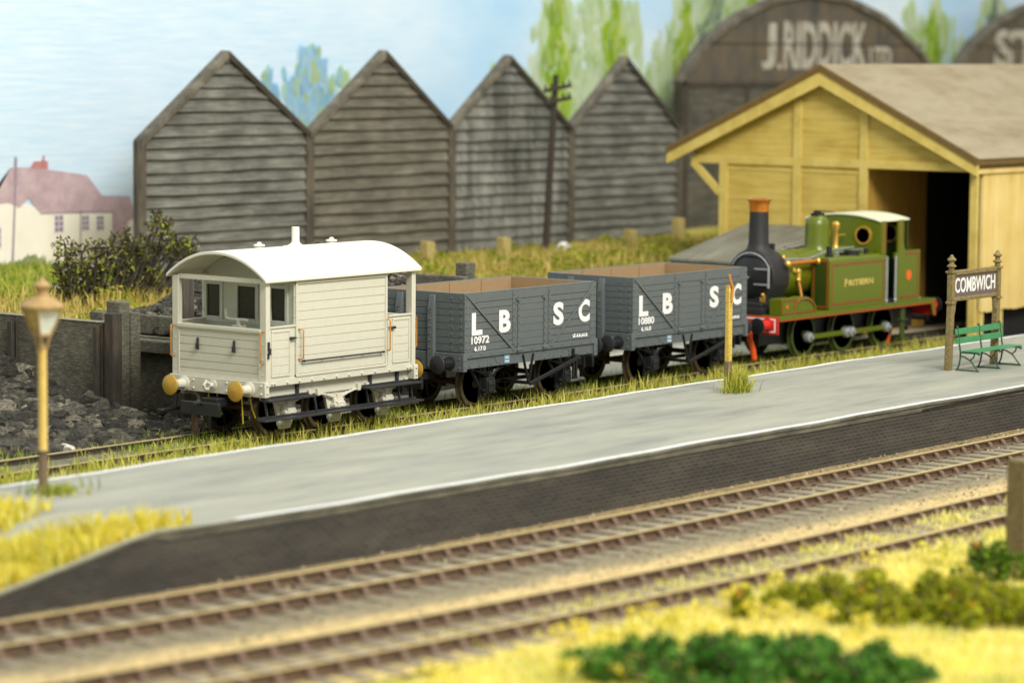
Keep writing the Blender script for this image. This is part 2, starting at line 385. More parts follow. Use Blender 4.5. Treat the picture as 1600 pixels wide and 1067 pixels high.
    def build(s, name, mat, parent=None, bev=0, smooth=40, loc=None, seg=2):
        me = bpy.data.meshes.new(name); me.from_pydata(s.v, [], s.f)
        bm = bmesh.new(); bm.from_mesh(me); bmesh.ops.recalc_face_normals(bm, faces=bm.faces); bm.to_mesh(me); bm.free()
        for mm in (mat if isinstance(mat, (list, tuple)) else [mat]): me.materials.append(MATS[mm])
        if smooth:
            me.polygons.foreach_set('use_smooth', [True]*len(me.polygons)); me.set_sharp_from_angle(angle=math.radians(smooth))
        ob = bpy.data.objects.new(name, me); COL.objects.link(ob)
        if parent is not None: ob.parent = parent
        if loc is not None: ob.location = loc
        if bev:
            b = ob.modifiers.new('edge', 'BEVEL'); b.width = bev; b.segments = seg; b.limit_method = 'ANGLE'; b.angle_limit = math.radians(40); b.harden_normals = False
        return ob

def tag(o, label=None, cat=None, group=None, kind=None):
    if label: o['label'] = label
    if cat: o['category'] = cat
    if group: o['group'] = group
    if kind: o['kind'] = kind
    return o
def thing(name, label, cat, loc=(0, 0, 0), group=None):
    o = bpy.data.objects.new(name, None); COL.objects.link(o); o.location = loc; o.empty_display_size = .2
    return tag(o, label, cat, group)
def copy_part(o, parent, loc=None):
    c = o.copy(); COL.objects.link(c); c.parent = parent
    if loc is not None: c.location = loc
    for ch in list(o.children):
        copy_part(ch, c)
    return c
def text_mesh(s, bold=.0):
    cu = bpy.data.curves.new('text', 'FONT'); cu.body = s; cu.size = 1; cu.offset = bold; cu.extrude = .0; cu.resolution_u = 4
    ob = bpy.data.objects.new('text', cu); COL.objects.link(ob)
    dg = bpy.context.evaluated_depsgraph_get()
    me = bpy.data.meshes.new_from_object(ob.evaluated_get(dg))
    vs = [tuple(v.co) for v in me.vertices]; fs = [tuple(p.vertices) for p in me.polygons]
    bpy.data.objects.remove(ob); bpy.data.curves.remove(cu); bpy.data.meshes.remove(me)
    return vs, fs
def lettering(name, s, x0, x1, z0, z1, yf, mat, parent, bold=.02, shear=0., th=.004, side=-1):
    """writing fitted to a box on a face looking towards -y (side -1) or +y"""
    vs, fs = text_mesh(s, bold)
    ax = [v[0] for v in vs]; ay = [v[1] for v in vs]
    a0, a1, b0, b1 = min(ax), max(ax), min(ay), max(ay)
    mb = MB(); w = []
    for v in vs:
        t = (v[1]-b0)/(b1-b0); u = (v[0]-a0)/(a1-a0)
        x = x0 + u*(x1-x0) if side < 0 else x1 - u*(x1-x0)
        w.append((x, yf, z0 + t*(z1-z0) + shear*u))
    n = len(w)
    mb.add(w, fs)
    ob = mb.build(name, mat, parent, smooth=0)
    so = ob.modifiers.new('thick', 'SOLIDIFY'); so.thickness = th; so.offset = 0
    return ob
# ------------------------------------------------------------------ running gear shared by wagons
def wheel_mesh(r=.5, spokes=8, web_r=None):
    """spoked wheel on the y axis, flange towards +y (the inside)"""
    rim = MB().lathe([(r-.085, -.055), (r-.004, -.06), (r, -.045), (r+.006, .02), (r+.045, .032), (r+.05, .05), (r+.03, .062), (r-.085, .06), (r-.085, -.055)], axis='y', n=32)
    sp = MB()
    for k in range(spokes):
        a = 2*PI*k/spokes+.2; c, s = math.cos(a), math.sin(a)
        sp.bar((c*.06, 0, s*.06), (c*(r-.07), 0, s*(r-.07)), .05, .045)
    sp.lathe([(.001, -.075), (.09, -.07), (.11, -.03), (.11, .04), (.001, .05)], axis='y', n=14)
    return rim, sp
def wheelset(parent, x, r=.5, z=None, tyre='wheel_rim', cen='black_satin', yw=.66):
    z = r if z is None else z
    ws = thing_part('wheelset', parent, (x, 0, z))
    for sgn in (-1, 1):
        rim, sp = wheel_mesh(r)
        if sgn > 0: rim, sp = rim.mirror(), sp.mirror()
        for m in (rim, sp): m.v = [(a, b+sgn*yw, c) for a, b, c in m.v]
        rim.build('tyre', tyre, ws); sp.build('spokes', cen, ws)
    MB().cyl((0, -.7, 0), (0, .7, 0), .06, n=10).build('axle', 'rusty_iron', ws)
    return ws
def thing_part(name, parent, loc):
    o = bpy.data.objects.new(name, None); COL.objects.link(o); o.parent = parent; o.location = loc; o.empty_display_size = .1
    return o
def buffer(parent, x, y, z, d, shank, head, rh=.2, ln=.46):
    """d = -1 points to -x"""
    b = MB().lathe([(.15, 0), (.15, .03*d), (.105, .05*d), (.085, .24*d), (.055, .25*d), (.05, ln*d)], (x, y, z), 'x', 16).build('buffer', shank, parent)
    h = MB().lathe([(.05, (ln-.03)*d), (rh*.9, (ln-.015)*d), (rh, ln*d), (rh*.97, (ln+.02)*d), (rh*.6, (ln+.05)*d), (.001, (ln+.06)*d)], (x, y, z), 'x', 24).build('buffer_head', head, b)
    return b
def coupling(parent, x, d, z=.62):
    """black hook-and-bar coupling of a model wagon"""
    m = MB()
    m.cbox((x+d*.16, 0, z+.10), (.62, .42, .17))
    for s in (-1, 1): m.bar((x+d*.4, s*.20, z+.05), (x+d*.72, s*.5, z), .05, .16)
    m.box((x+d*.70-.04, -.52, z-.13), (x+d*.70+.04, .52, z+.13))
    m.bar((x+d*.3, 0, z+.06), (x+d*.85, .03, z+.1), .08, .07)
    m.bar((x+d*.45, 0, z), (x+d*.45, 0, z-.42), .09, .05)
    return m.build('coupling', 'black_plastic', parent, bev=.012)

# ------------------------------------------------------------------ brake van
VX, VL, VW = -6.27, 4.58, 1.257
def brake_van():
    T = thing('brake_van', 'unpainted cream white railway brake van with arched roof and brass yellow buffer heads', 'brake van', (VX, 0, 0))
    W = 'van_white'
    # --- frame
    m = MB().box((.06, -1.1, .79), (VL-.06, -1.03, 1.07)).box((.06, 1.03, .79), (VL-.06, 1.1, 1.07))
    m.build('solebar', W, T, bev=.006)
    m = MB().box((.05, -1.02, .98), (VL-.05, 1.02, 1.10))
    for x in (.95, 2.29, 3.6): m.box((x-.3, -.75, .70), (x+.3, .75, .97))
    m.build('underframe', 'black_plastic', T)
    for sgn in (-1, 1):
        m = MB().box((.065, 1.02, 1.065), (VL-.065, VW-.004, 1.195))
        for x in (.17, .25, .62, .98, 1.35, 1.72, 2.1, 2.48, 2.88, 3.3, 3.75, 4.33, 4.42): m.bolt((x, VW-.004, 1.115), (0, 1, 0), .026, .022)
        (m if sgn > 0 else m.mirror()).build('sill', W, T, bev=.006)
    for L in (0, 1):
        m = MB().box((-.065, -1.285, .86), (.065, 1.285, 1.165))
        for y in (-1.19, -.62, -.28, .28, .62, 1.19):
            for z in (.93, 1.09): m.bolt((-.065, y, z), (-1, 0, 0), .024, .02)
        for z in (.95, 1.1):
            for s in (-1, 1): m.bolt((0, s*1.285, z), (0, s, 0), .024, .02)
        (m.flipx(VL) if L else m).build('headstock', W, T, bev=.012)
    # --- veranda ends: planked half wall between corner posts
    for L in (0, 1):
        m = MB().box((.03, -1.1, 1.16), (.09, 1.1, 2.13))
        zs = [1.19, 1.31, 1.465, 1.625, 1.78, 1.945, 2.09]
        for a, b in zip(zs, zs[1:]): m.box((.005, -1.07, a+.006), (.04, 1.07, b-.006))
        for y in (-1.085, 1.085): m.box((-.012, y-.022, 1.175), (.04, y+.022, 2.10))
        m.box((-.012, -1.107, 1.166), (.04, 1.107, 1.2))
        (m.flipx(VL) if L else m).build('end_panel', W, T, bev=.006)
        m = MB().box((-.035, -1.12, 2.115), (.11, 1.12, 2.19)).box((-.02, -1.11, 2.085), (.09, 1.11, 2.12))
        (m.flipx(VL) if L else m).build('waist_rail', W, T, bev=.01)
        m = MB().box((.02, -1.115, 3.08), (.1, 1.115, 3.17))
        (m.flipx(VL) if L else m).build('end_beam', W, T)
        for s in (-1, 1):
            m = MB().box((-.006, 1.1, 1.165), (.12, VW, 3.14))
            for z in (1.3, 1.6, 1.9): m.bolt((-.006, 1.17, z), (-1, 0, 0), .014, .012)
            m = m if s > 0 else m.mirror()
            (m.flipx(VL) if L else m).build('corner_post', W, T, bev=.012)
            # half door with moulded panel
            m = MB().box((.125, VW-.06, 1.195), (.86, VW-.022, 2.225))
            for a, b in (((.17, 1.255), (.205, 2.15)), ((.69, 1.255), (.725, 2.15))): m.box((a[0], VW-.03, a[1]), (b[0], VW-.003, b[1]))
            for z in (1.24, 2.115): m.box((.17, VW-.03, z), (.725, VW-.0015, z+.045))
            for k in range(5):
                z = 1.29+k*.165; m.box((.21, VW-.03, z), (.685, VW-.012, z+.155))
            m.box((.122, VW-.08, 2.2), (.86, VW+.008, 2.235))
            m = m if s > 0 else m.mirror()
            d = (m.flipx(VL) if L else m).build('veranda_door', W, T, bev=.006)
            m = MB().box((.70, VW-.02, 1.965), (.84, VW+.05, 2.0)).cyl((.71, VW, 1.98), (.71, VW+.055, 1.98), .03, n=8)
            m = m if s > 0 else m.mirror()
            (m.flipx(VL) if L else m).build('latch', 'black_satin', d)
            m = MB().box((.10, 1.09, 3.08), (.88, 1.17, 3.14))
            m = m if s > 0 else m.mirror()
            (m.flipx(VL) if L else m).build('cant_rail', W, T)
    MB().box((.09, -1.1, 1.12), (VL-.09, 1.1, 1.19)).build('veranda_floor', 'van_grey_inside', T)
    # --- cabin sides
    for s in (-1, 1):
        m = MB().box((.86, VW-.07, 1.195), (3.72, VW-.03, 3.14))
        for k in range(10):
            a = 1.255+k*.176; m.box((.935, VW-.045, a+.004), (3.62, VW-.014, a+.172))
        for x in (.868, 3.612): m.box((x, VW-.04, 1.2), (x+.05, VW+.012, 3.1))
        m.box((.868, VW-.04, 1.202), (3.662, VW+.014, 1.25)); m.box((.868, VW-.04, 3.03), (3.662, VW+.014, 3.08))
        for x in (.845, 3.7):
            for z in (1.25, 1.45, 1.65, 1.85, 2.4, 2.8): m.bolt((x, VW-.03, z), (0, 1, 0), .014, .014)
        (m if s > 0 else m.mirror()).build('cabin_side', W, T, bev=.007)
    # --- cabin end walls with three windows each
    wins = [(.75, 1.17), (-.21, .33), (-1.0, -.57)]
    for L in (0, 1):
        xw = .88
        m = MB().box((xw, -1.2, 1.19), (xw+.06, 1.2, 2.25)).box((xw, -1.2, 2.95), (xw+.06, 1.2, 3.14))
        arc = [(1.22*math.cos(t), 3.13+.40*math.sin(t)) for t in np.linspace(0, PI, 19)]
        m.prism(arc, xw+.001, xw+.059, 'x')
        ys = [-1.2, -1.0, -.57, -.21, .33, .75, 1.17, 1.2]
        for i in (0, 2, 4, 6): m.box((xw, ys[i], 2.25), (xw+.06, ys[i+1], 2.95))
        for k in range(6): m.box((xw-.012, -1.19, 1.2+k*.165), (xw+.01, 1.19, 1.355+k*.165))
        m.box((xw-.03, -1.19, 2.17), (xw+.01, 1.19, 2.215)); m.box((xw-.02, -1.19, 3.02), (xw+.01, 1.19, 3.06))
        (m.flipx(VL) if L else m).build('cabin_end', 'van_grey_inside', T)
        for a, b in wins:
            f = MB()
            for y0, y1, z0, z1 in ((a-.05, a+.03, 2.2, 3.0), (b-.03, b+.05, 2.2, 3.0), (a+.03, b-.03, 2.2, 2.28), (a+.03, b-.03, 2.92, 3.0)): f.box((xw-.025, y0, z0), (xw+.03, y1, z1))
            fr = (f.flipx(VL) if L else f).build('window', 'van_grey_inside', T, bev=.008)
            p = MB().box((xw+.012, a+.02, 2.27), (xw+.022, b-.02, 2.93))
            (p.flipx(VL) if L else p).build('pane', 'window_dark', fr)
    # --- arched roof
    def arc(half, z0, rise, n=28): return [(-half*math.cos(PI*k/n), z0 + rise*math.sin(PI*k/n)**.92) for k in range(n+1)]
    out = []; inn = []
    n = 30
    for k in range(n+1):
        y = -1.345 + 2.69*k/n; u = y/1.345
        z = 3.165 + .50*(1-abs(u)**2.15)
        out.append((y, z)); inn.append((y*.995, z-.065))
    MB().prism(out + inn[::-1], -.10, VL+.10, 'x').build('roof', 'van_roof_white', T, bev=.012, smooth=30)
    c = MB().box((2.08, -.17, 3.61), (2.48, .17, 3.675)).lathe([(.16, 3.66), (.16, 3.685), (.125, 3.70), (.085, 3.735), (.08, 3.76), (.078, 4.05), (.05, 4.05), (.05, 3.9)], (2.27, 0, 0), 'z', 18)
    c.build('stove_chimney', 'van_roof_white', T, bev=.006)
    for x in (1.18, 3.38):
        MB().lathe([(.10, 3.64), (.10, 3.685), (.05, 3.69), (.05, 3.705), (.115, 3.712), (.115, 3.74), (.05, 3.755), (.04, 3.79), (.001, 3.795)], (x, 0, 0), 'z', 14).build('roof_lamp', 'van_roof_white', T)
    # --- fittings
    for s, d, xe in ((-1, -1, -.065), (1, -1, -.065), (-1, 1, VL+.065), (1, 1, VL+.065)):
        buffer(T, xe, s*.875, 1.0, d, W, 'brass_yellow', .205, .40)
    for d, xe in ((-1, -.065), (1, VL+.065)):
        m = MB().lathe([(.11, 0), (.11, d*.02), (.05, d*.03), (.05, d*.12)], (xe, .1, 1.02), 'x', 14)
        m.tube([(xe+d*.1, .1, 1.06), (xe+d*.2, .1, 1.10), (xe+d*.26, .1, 1.04), (xe+d*.22, .1, .96), (xe+d*.13, .1, .95)], .03, 8)
        m.build('draw_hook', W, T)
        coupling(T, xe-d*.25, d, .6)
    for y in (.56, -.42):
        MB().box((-.03, y-.02, 1.78), (.0, y+.02, 1.93)).box((-.06, y-.02, 1.70), (-.03, y+.02, 1.82)).box((-.03, y-.03, 1.69), (-.003, y+.0, 1.79)).build('lamp_iron', 'black_satin', T)
    MB().box((.035, -VW-.03, 1.78), (.085, -VW, 1.95)).box((.035, -VW-.06, 1.70), (.085, -VW-.03, 1.83)).box((.03, -VW-.03, 1.62), (.07, -VW, 1.73)).build('lamp_iron', 'black_satin', T)
    def rail(p, q, off):
        p, q, o = Vector(p), Vector(q), Vector(off)
        MB().tube([p, p+o*.8, p+o+(q-p)*.03, q+o-(q-p)*.03, q+o*.8, q], .016, 8).build('handrail', 'copper', T)
    for s in (-1, 1):
        rail((.955, s*(VW-.01), 2.14), (.955, s*(VW-.01), 1.55), (.05, s*.09, 0))
        rail((3.65, s*(VW+.0), 2.16), (3.65, s*(VW+.0), 1.53), (0, s*.10, 0))
        rail((-.006, s*1.2, 2.15), (-.006, s*1.2, 1.53), (-.10, 0, 0))
        rail((VL+.006, s*1.2, 2.15), (VL+.006, s*1.2, 1.53), (.10, 0, 0))
        m = MB().tube([(1.05, s*(VW+.06), 1.51), (2.27, s*(VW+.06), 1.51), (3.5, s*(VW+.06), 1.51)], .018, 8)
        for x in (1.07, 1.65, 2.27, 2.9, 3.48): m.bar((x, s*(VW-.02), 1.5), (x, s*(VW+.06), 1.51), .03, .03)
        for x in (1.06, 3.49): m.sphere((x, s*(VW+.06), 1.51), .03, 8, 5)
        m.build('side_rail', 'black_satin', T)
    b = MB().cbox((.42, -.15, 2.17), (.2, .2, .06)).cyl((.42, -.15, 2.17), (.42, -.15, 2.3), .045, n=10).cyl((.42, .12, 2.30), (.42, -.38, 2.30), .032, n=8).tube([(.42, .12, 2.3), (.42, .17, 2.32), (.42, .19, 2.38), (.42, .19, 2.5)], .032, 8)
    b.build('handbrake', W, T)
    for y in (.27, -.62):
        m = MB().tube([(-.01, y, .87), (.0, y-.01, .6), (.01, y-.02, .30)], .012, 6).tube([(.05, y-.17, .87), (.08, y-.20, .6), (.12, y-.25, .42)], .012, 6)
        m.build('brake_pipe', 'yellow_wire', T)
    MB().box((-.36, .30, -.04), (-.27, .40, .5)).build('uncoupling_pin', 'rusty_iron', T)
    # --- axle guards with springs and axleboxes, footboards, wheels
    for x in (.79, 2.29, 3.79):
        wheelset(T, x, .5)
        for s in (-1, 1):
            m = MB().prism([(x-.42, .79), (x-.3, .68), (x-.2, .36), (x-.2, .25), (x+.2, .25), (x+.2, .36), (x+.3, .68), (x+.42, .79)], .99, 1.06, 'y')
            m.prism([(x-.2, .26), (x-.16, .17), (x+.16, .17), (x+.2, .26)], 1.0, 1.05, 'y')
            g = (m if s > 0 else m.mirror()).build('axle_guard', W, T, bev=.008)
            m = MB().box((x-.14, 1.05, .36), (x+.14, 1.16, .66)).box((x-.12, 1.05, .22), (x+.12, 1.1, .36))
            m.box((x-.11, 1.15, .42), (x+.11, 1.235, .60)); m.box((x-.17, 1.05, .48), (x+.17, 1.21, .55)); m.bolt((x, 1.235, .51), (0, 1, 0), .03)
            (m if s > 0 else m.mirror()).build('axlebox', W, g, bev=.015)
            m = MB()
            for k in range(4):
                h = .62 - k*.11
                m.tube([(x-h, 1.12, .80-.012*k), (x-h*.5, 1.12, .735-.02*k), (x, 1.12, .70-.026*k), (x+h*.5, 1.12, .735-.02*k), (x+h, 1.12, .80-.012*k)], .022, 4)
            for dx in (-.62, .62): m.box((x+dx-.045, 1.07, .76), (x+dx+.045, 1.17, .90))
            m.box((x-.06, 1.07, .60), (x+.06, 1.17, .74))
            (m if s > 0 else m.mirror()).build('spring', W, g, bev=.006)
    for s in (-1, 1):
        def fb(x0, x1, z, hang):
            m = MB().box((x0, 1.17, z-.02), (x1, 1.40, z+.02)).box((x0, 1.155, z+.015), (x1, 1.172, z+.06))
            for a, zt in hang: m.box((a-.035, 1.105, z), (a+.035, 1.16, zt))
            (m if s > 0 else m.mirror()).build('footboard', 'black_satin', T, bev=.006)
        fb(-.05, 1.36, .80, ((.14, 1.06), (1.05, 1.06)))
        fb(2.98, 4.64, .80, ((3.28, 1.06), (4.14, 1.06)))
        m = MB().box((-.25, 1.25, .415), (4.62, 1.47, .45)).box((-.25, 1.235, .44), (4.62, 1.252, .49))
        for a in (.05, 1.5, 3.1, 4.1, 4.5): m.bar((a, 1.25, .44), (a, 1.17, .82), .05, .03)
        (m if s > 0 else m.mirror()).build('long_footboard', 'black_satin', T, bev=.006)
    return T
VAN = brake_van()

# ------------------------------------------------------------------ open wagons
WL, WW = 4.724, 1.2087
PZ = [1.262, 1.42, 1.567, 1.722, 1.873, 2.028, 2.17, 2.307, 2.515]
def open_wagon(label):
    T = thing('open_wagon', label, 'wagon', (0, 0, 0), 'open wagons in the goods train')
    G = 'wagon_grey'
    for s in (-1, 1):
        m = MB().box((.01, 1.10, 1.25), (WL-.01, 1.17, 2.508))
        for a, b in zip(PZ, PZ[1:]): m.box((.0, 1.15, a+.005), (WL, WW, b-.005))
        m.box((.0, 1.11, 2.508), (WL, WW+.004, 2.522))
        for x in (.09, .17, WL-.17, WL-.09):                         # corner plate bolts
            for i in range(8): m.bolt((x, WW, (PZ[i]+PZ[i+1])/2), (0, 1, 0), .018, .014)
        (m if s > 0 else m.mirror()).build('body_side', G, T, bev=.006)
        m = MB().box((0.003, 1.12, 1.135), (WL-.003, WW+.022, 1.257))
        for k in range(13): m.bolt((.2+k*.36, WW+.022, 1.2), (0, 1, 0), .017, .014)
        (m if s > 0 else m.mirror()).build('curb_rail', G, T, bev=.008)
        m = MB().box((.07, 1.06, .91), (WL-.07, 1.19, 1.133))
        for x in (.2, .55, .95, 1.25, 2.85, 3.2, 3.45, 3.75, 4.45): m.bolt((x, 1.19, .96), (0, 1, 0), .02, .016)
        for x in (.5, .82, 3.18, 3.5): m.box((x-.006, 1.185, .92), (x+.006, 1.197, 1.12))
        for x in (1.15, 3.78): m.tube([(x-.2, 1.195, 1.1), (x-.06, 1.195, 1.08), (x, 1.195, .96)], .008, 5)
        (m if s > 0 else m.mirror()).build('solebar', G, T, bev=.006)
        # corner plates, upright straps, diagonal straps
        for x0, x1 in ((.0, .23), (WL-.23, WL)):
            m = MB().box((x0+.003, WW-.01, 1.262), (x1-.003, WW+.009, 2.506))
            for x in (x0+.05, x1-.05):
                for i in range(8): m.bolt((x, WW+.009, (PZ[i]+PZ[i+1])/2), (0, 1, 0), .016, .013)
            (m if s > 0 else m.mirror()).build('corner_plate', G, T)
        for x in (1.70, 2.98):
            m = MB().box((x-.032, WW-.01, 1.262), (x+.032, WW+.012, 2.50))
            for i in range(8): m.bolt((x, WW+.012, (PZ[i]+PZ[i+1])/2), (0, 1, 0), .018, .014)
            (m if s > 0 else m.mirror()).build('upright_strap', G, T)
        for a, b in ((.06, 1.72), (WL-.05, 3.01)):
            m = MB().bar((a, WW+.02, 2.49), (b, WW+.024, 1.20), .02, .052)
            (m if s > 0 else m.mirror()).build('diagonal_strap', G, T)
        # drop door
        m = MB().box((1.74, WW-.01, 1.27), (2.94, WW+.004, 2.285))
        for i in range(7):
            m.box((1.75, WW-.005, PZ[i]+.008), (2.93, WW+.010, PZ[i+1]-.008))
        d = (m if s > 0 else m.mirror()).build('drop_door', G, T, bev=.005)
        for x in (1.86, 2.80):
            m = MB().box((x-.03, WW, 1.16), (x+.03, WW+.028, 2.26))
            for i in range(7): m.bolt((x, WW+.028, (PZ[i]+PZ[i+1])/2), (0, 1, 0), .017, .013)
            m.cyl((x-.07, WW+.035, 1.20), (x+.07, WW+.035, 1.20), .028, n=8); m.cyl((x-.05, WW+.03, 1.16), (x+.05, WW+.03, 1.16), .02, n=8)
            m.cyl((x, WW, 2.29), (x, WW+.045, 2.29), .045, n=10); m.box((x-.09, WW, 2.275), (x+.09, WW+.035, 2.305)); m.box((x-.02, WW, 2.22), (x+.02, WW+.04, 2.34))
            (m if s > 0 else m.mirror()).build('hinge_strap', G, d)
    for L in (0, 1):
        m = MB().box((.05, -1.15, 1.25), (.10, 1.15, 2.508))
        for a, b in zip(PZ, PZ[1:]): m.box((.0, -1.145, a+.005), (.06, 1.145, b-.005))
        m.box((.0, -1.15, 2.507), (.1, 1.15, 2.52))
        for y in (-1.12, -.87, .87, 1.12):
            for i in range(8): m.bolt((0, y, (PZ[i]+PZ[i+1])/2), (-1, 0, 0), .018, .014)
        (m.flipx(WL) if L else m).build('body_end', G, T, bev=.006)
        for y in (.54, -.35):
            m = MB().prism([(-.09, .92), (-.09, 2.2), (-.03, 2.46), (.02, 2.46), (.02, .92)], y-.08, y+.08, 'y')
            for i in range(8): m.bolt((-.09, y, min(2.15, (PZ[i]+PZ[i+1])/2)), (-1, 0, 0), .02, .014)
            (m.flipx(WL) if L else m).build('end_post', G, T, bev=.02)
        m = MB().box((-.05, -1.235, .86), (.075, 1.235, 1.245))
        for y in (-1.12, -.7, .7, 1.12):
            for z in (.94, 1.13): m.bolt((-.05, y, z), (-1, 0, 0), .02, .016)
        for z in (.97, 1.1):
            for q in (-1, 1): m.bolt((.01, q*1.235, z), (0, q, 0), .018, .014)
        (m.flipx(WL) if L else m).build('headstock', G, T, bev=.01)
    m = MB().box((.12, -1.095, 1.2), (WL-.12, 1.095, 1.28))
    for s in (-1, 1):
        m.box((.10, s*1.10-.012, 1.27), (WL-.10, s*1.10+.012, 2.514))
        for x in (1.2, 2.36, 3.5): m.box((x-.012, s*1.08-.012, 1.28), (x+.012, s*1.08+.012, 2.50))
    for x in (.105, WL-.125): m.box((x, -1.085, 1.27), (x+.02, 1.085, 2.514))
    m.build('lining', 'wagon_tan', T)
    for s, d, xe in ((-1, -1, -.05), (1, -1, -.05), (-1, 1, WL+.05), (1, 1, WL+.05)):
        buffer(T, xe, s*.86, 1.03, d, 'black_plastic', 'black_satin', .2, .42)
    for d, xe in ((-1, -.05), (1, WL+.05)):
        m = MB().lathe([(.09, 0), (.09, d*.03), (.04, d*.05), (.04, d*.14)], (xe, 0, 1.02), 'x', 10)
        m.tube([(xe+d*.12, 0, 1.04), (xe+d*.2, 0, 1.08), (xe+d*.24, 0, 1.0), (xe+d*.16, 0, .95)], .03, 6)
        m.build('draw_hook', 'black_satin', T)
        coupling(T, xe-d*.2, d, .62)
    m = MB().box((.1, -.9, .93), (WL-.1, .9, 1.18))
    m.box((1.5, -.5, .42), (3.2, -.42, .50)); m.box((1.5, .42, .42), (3.2, .5, .50))
    m.build('underframe', 'black_plastic', T)
    for x in (.99, 3.733):
        wheelset(T, x, .5)
        for s in (-1, 1):
            m = MB()
            for dx in (-1, 1): m.bar((x+dx*.5, .97, .92), (x+dx*.14, .97, .42), .06, .05); m.bar((x+dx*.14, .97, .93), (x+dx*.14, .97, .25), .05, .07)
            m.box((x-.2, .95, .22), (x+.2, 1.0, .27))
            g = (m if s > 0 else m.mirror()).build('axle_guard', 'black_plastic', T)
            m = MB().box((x-.14, .98, .32), (x+.14, 1.16, .66)).box((x-.11, 1.15, .36), (x+.11, 1.20, .60)).box((x-.08, 1.19, .49), (x+.08, 1.215, .56)).box((x-.17, 1.0, .36), (x+.17, 1.12, .42))
            (m if s > 0 else m.mirror()).build('axlebox', 'black_plastic', g, bev=.015)
            m = MB()
            for k in range(5):
                h = .60 - k*.095
                m.tube([(x-h, 1.09, .885-.014*k), (x-h*.5, 1.09, .80-.024*k), (x, 1.09, .765-.03*k), (x+h*.5, 1.09, .80-.024*k), (x+h, 1.09, .885-.014*k)], .02, 4)
            m.box((x-.06, 1.04, .62), (x+.06, 1.15, .78))
            for dx in (-.6, .6): m.box((x+dx-.04, 1.05, .86), (x+dx+.04, 1.14, .93))
            (m if s > 0 else m.mirror()).build('spring', 'black_plastic', g)
            m = MB().prism([(x+ (.62 if x < 2 else -.62)-.05, .3), (x+(.62 if x < 2 else -.62)+.05, .3), (x+(.62 if x < 2 else -.62)+.04, .75), (x+(.62 if x < 2 else -.62)-.04, .75)], .6, .74, 'y')
            (m if s > 0 else m.mirror()).build('brake_block', 'black_plastic', T)
    m = MB()
    for a in (2.05, 2.42): m.bar((a, -1.205, 1.08), (2.25, -1.215, .44), .05, .03)
    m.cyl((2.25, -1.26, .45), (2.25, -.5, .45), .04, n=8)
    m.build('brake_hanger', 'black_plastic', T)
    MB().bar((2.22, -1.27, .43), (3.95, -1.29, .87), .035, .085).box((3.86, -1.30, .86), (4.05, -1.26, .94)).build('brake_lever', 'black_plastic', T, bev=.008)
    MB().box((3.84, -1.25, .42), (3.90, -1.21, 1.08)).box((3.95, -1.25, .42), (4.0, -1.21, .95)).box((3.84, -1.25, .40), (4.0, -1.21, .45)).build('lever_guard', 'black_plastic', T)
    MB().box((1.39, -1.205, .935), (1.59, -1.19, 1.12)).build('number_plate', 'plate_blue', T)
    return T
def wagon_text(T, number, tare):
    y = -WW-.013
    for ch, a, b, z0, z1 in (('L', .235, .60, 1.615, 2.095), ('B', 1.18, 1.585, 1.612, 2.098), ('S', 3.12, 3.50, 1.635, 2.145), ('C', 4.055, 4.475, 1.64, 2.15)):
        lettering('letter', ch, a, b, z0, z1, y, 'letter_white', T, .045, th=.006)
    lettering('running_number', number, .225, .84, 1.425, 1.592, y, 'letter_white', T, .03, th=.006)
    lettering('tare_weight', tare, .33, .72, 1.275, 1.375, y, 'letter_white', T, .035, th=.006)
    m = MB()
    rr = random.Random(4); x = 3.85
    pts = []
    while x < 4.40: pts.append((x, y, 1.335+rr.choice((0, .05, -.015, .06, .03)))); x += .02
    m.tube(pts, .011, 4)
    m.box((3.86, y-.003, 1.325), (4.39, y+.003, 1.343))
    m.build('small_script', 'letter_white', T)
    k = lettering('plate_figures', number, 1.42, 1.56, .96, 1.0, -1.207, 'letter_white', T, .02); lettering('plate_figures', 'LBSC', 1.42, 1.56, 1.04, 1.09, -1.207, 'letter_white', T, .02)
W1 = open_wagon('dark grey open wagon numbered 10972 lettered LBSC, coupled behind the white brake van')
def copy_thing(o, loc):
    c = o.copy(); COL.objects.link(c); c.location = loc
    for ch in list(o.children): copy_part(ch, c)
    return c
W2 = copy_thing(W1, (6.154, 0, 0.0))
W2['label'] = 'dark grey open wagon numbered 10880 lettered LBSC, coupled ahead of the green steam engine'
W2['label'] = 'dark grey open wagon numbered 10880 lettered LBSC, next to the green engine'
wagon_text(W1, '10972', '6.17.0'); wagon_text(W2, '10880', '6.16.0')
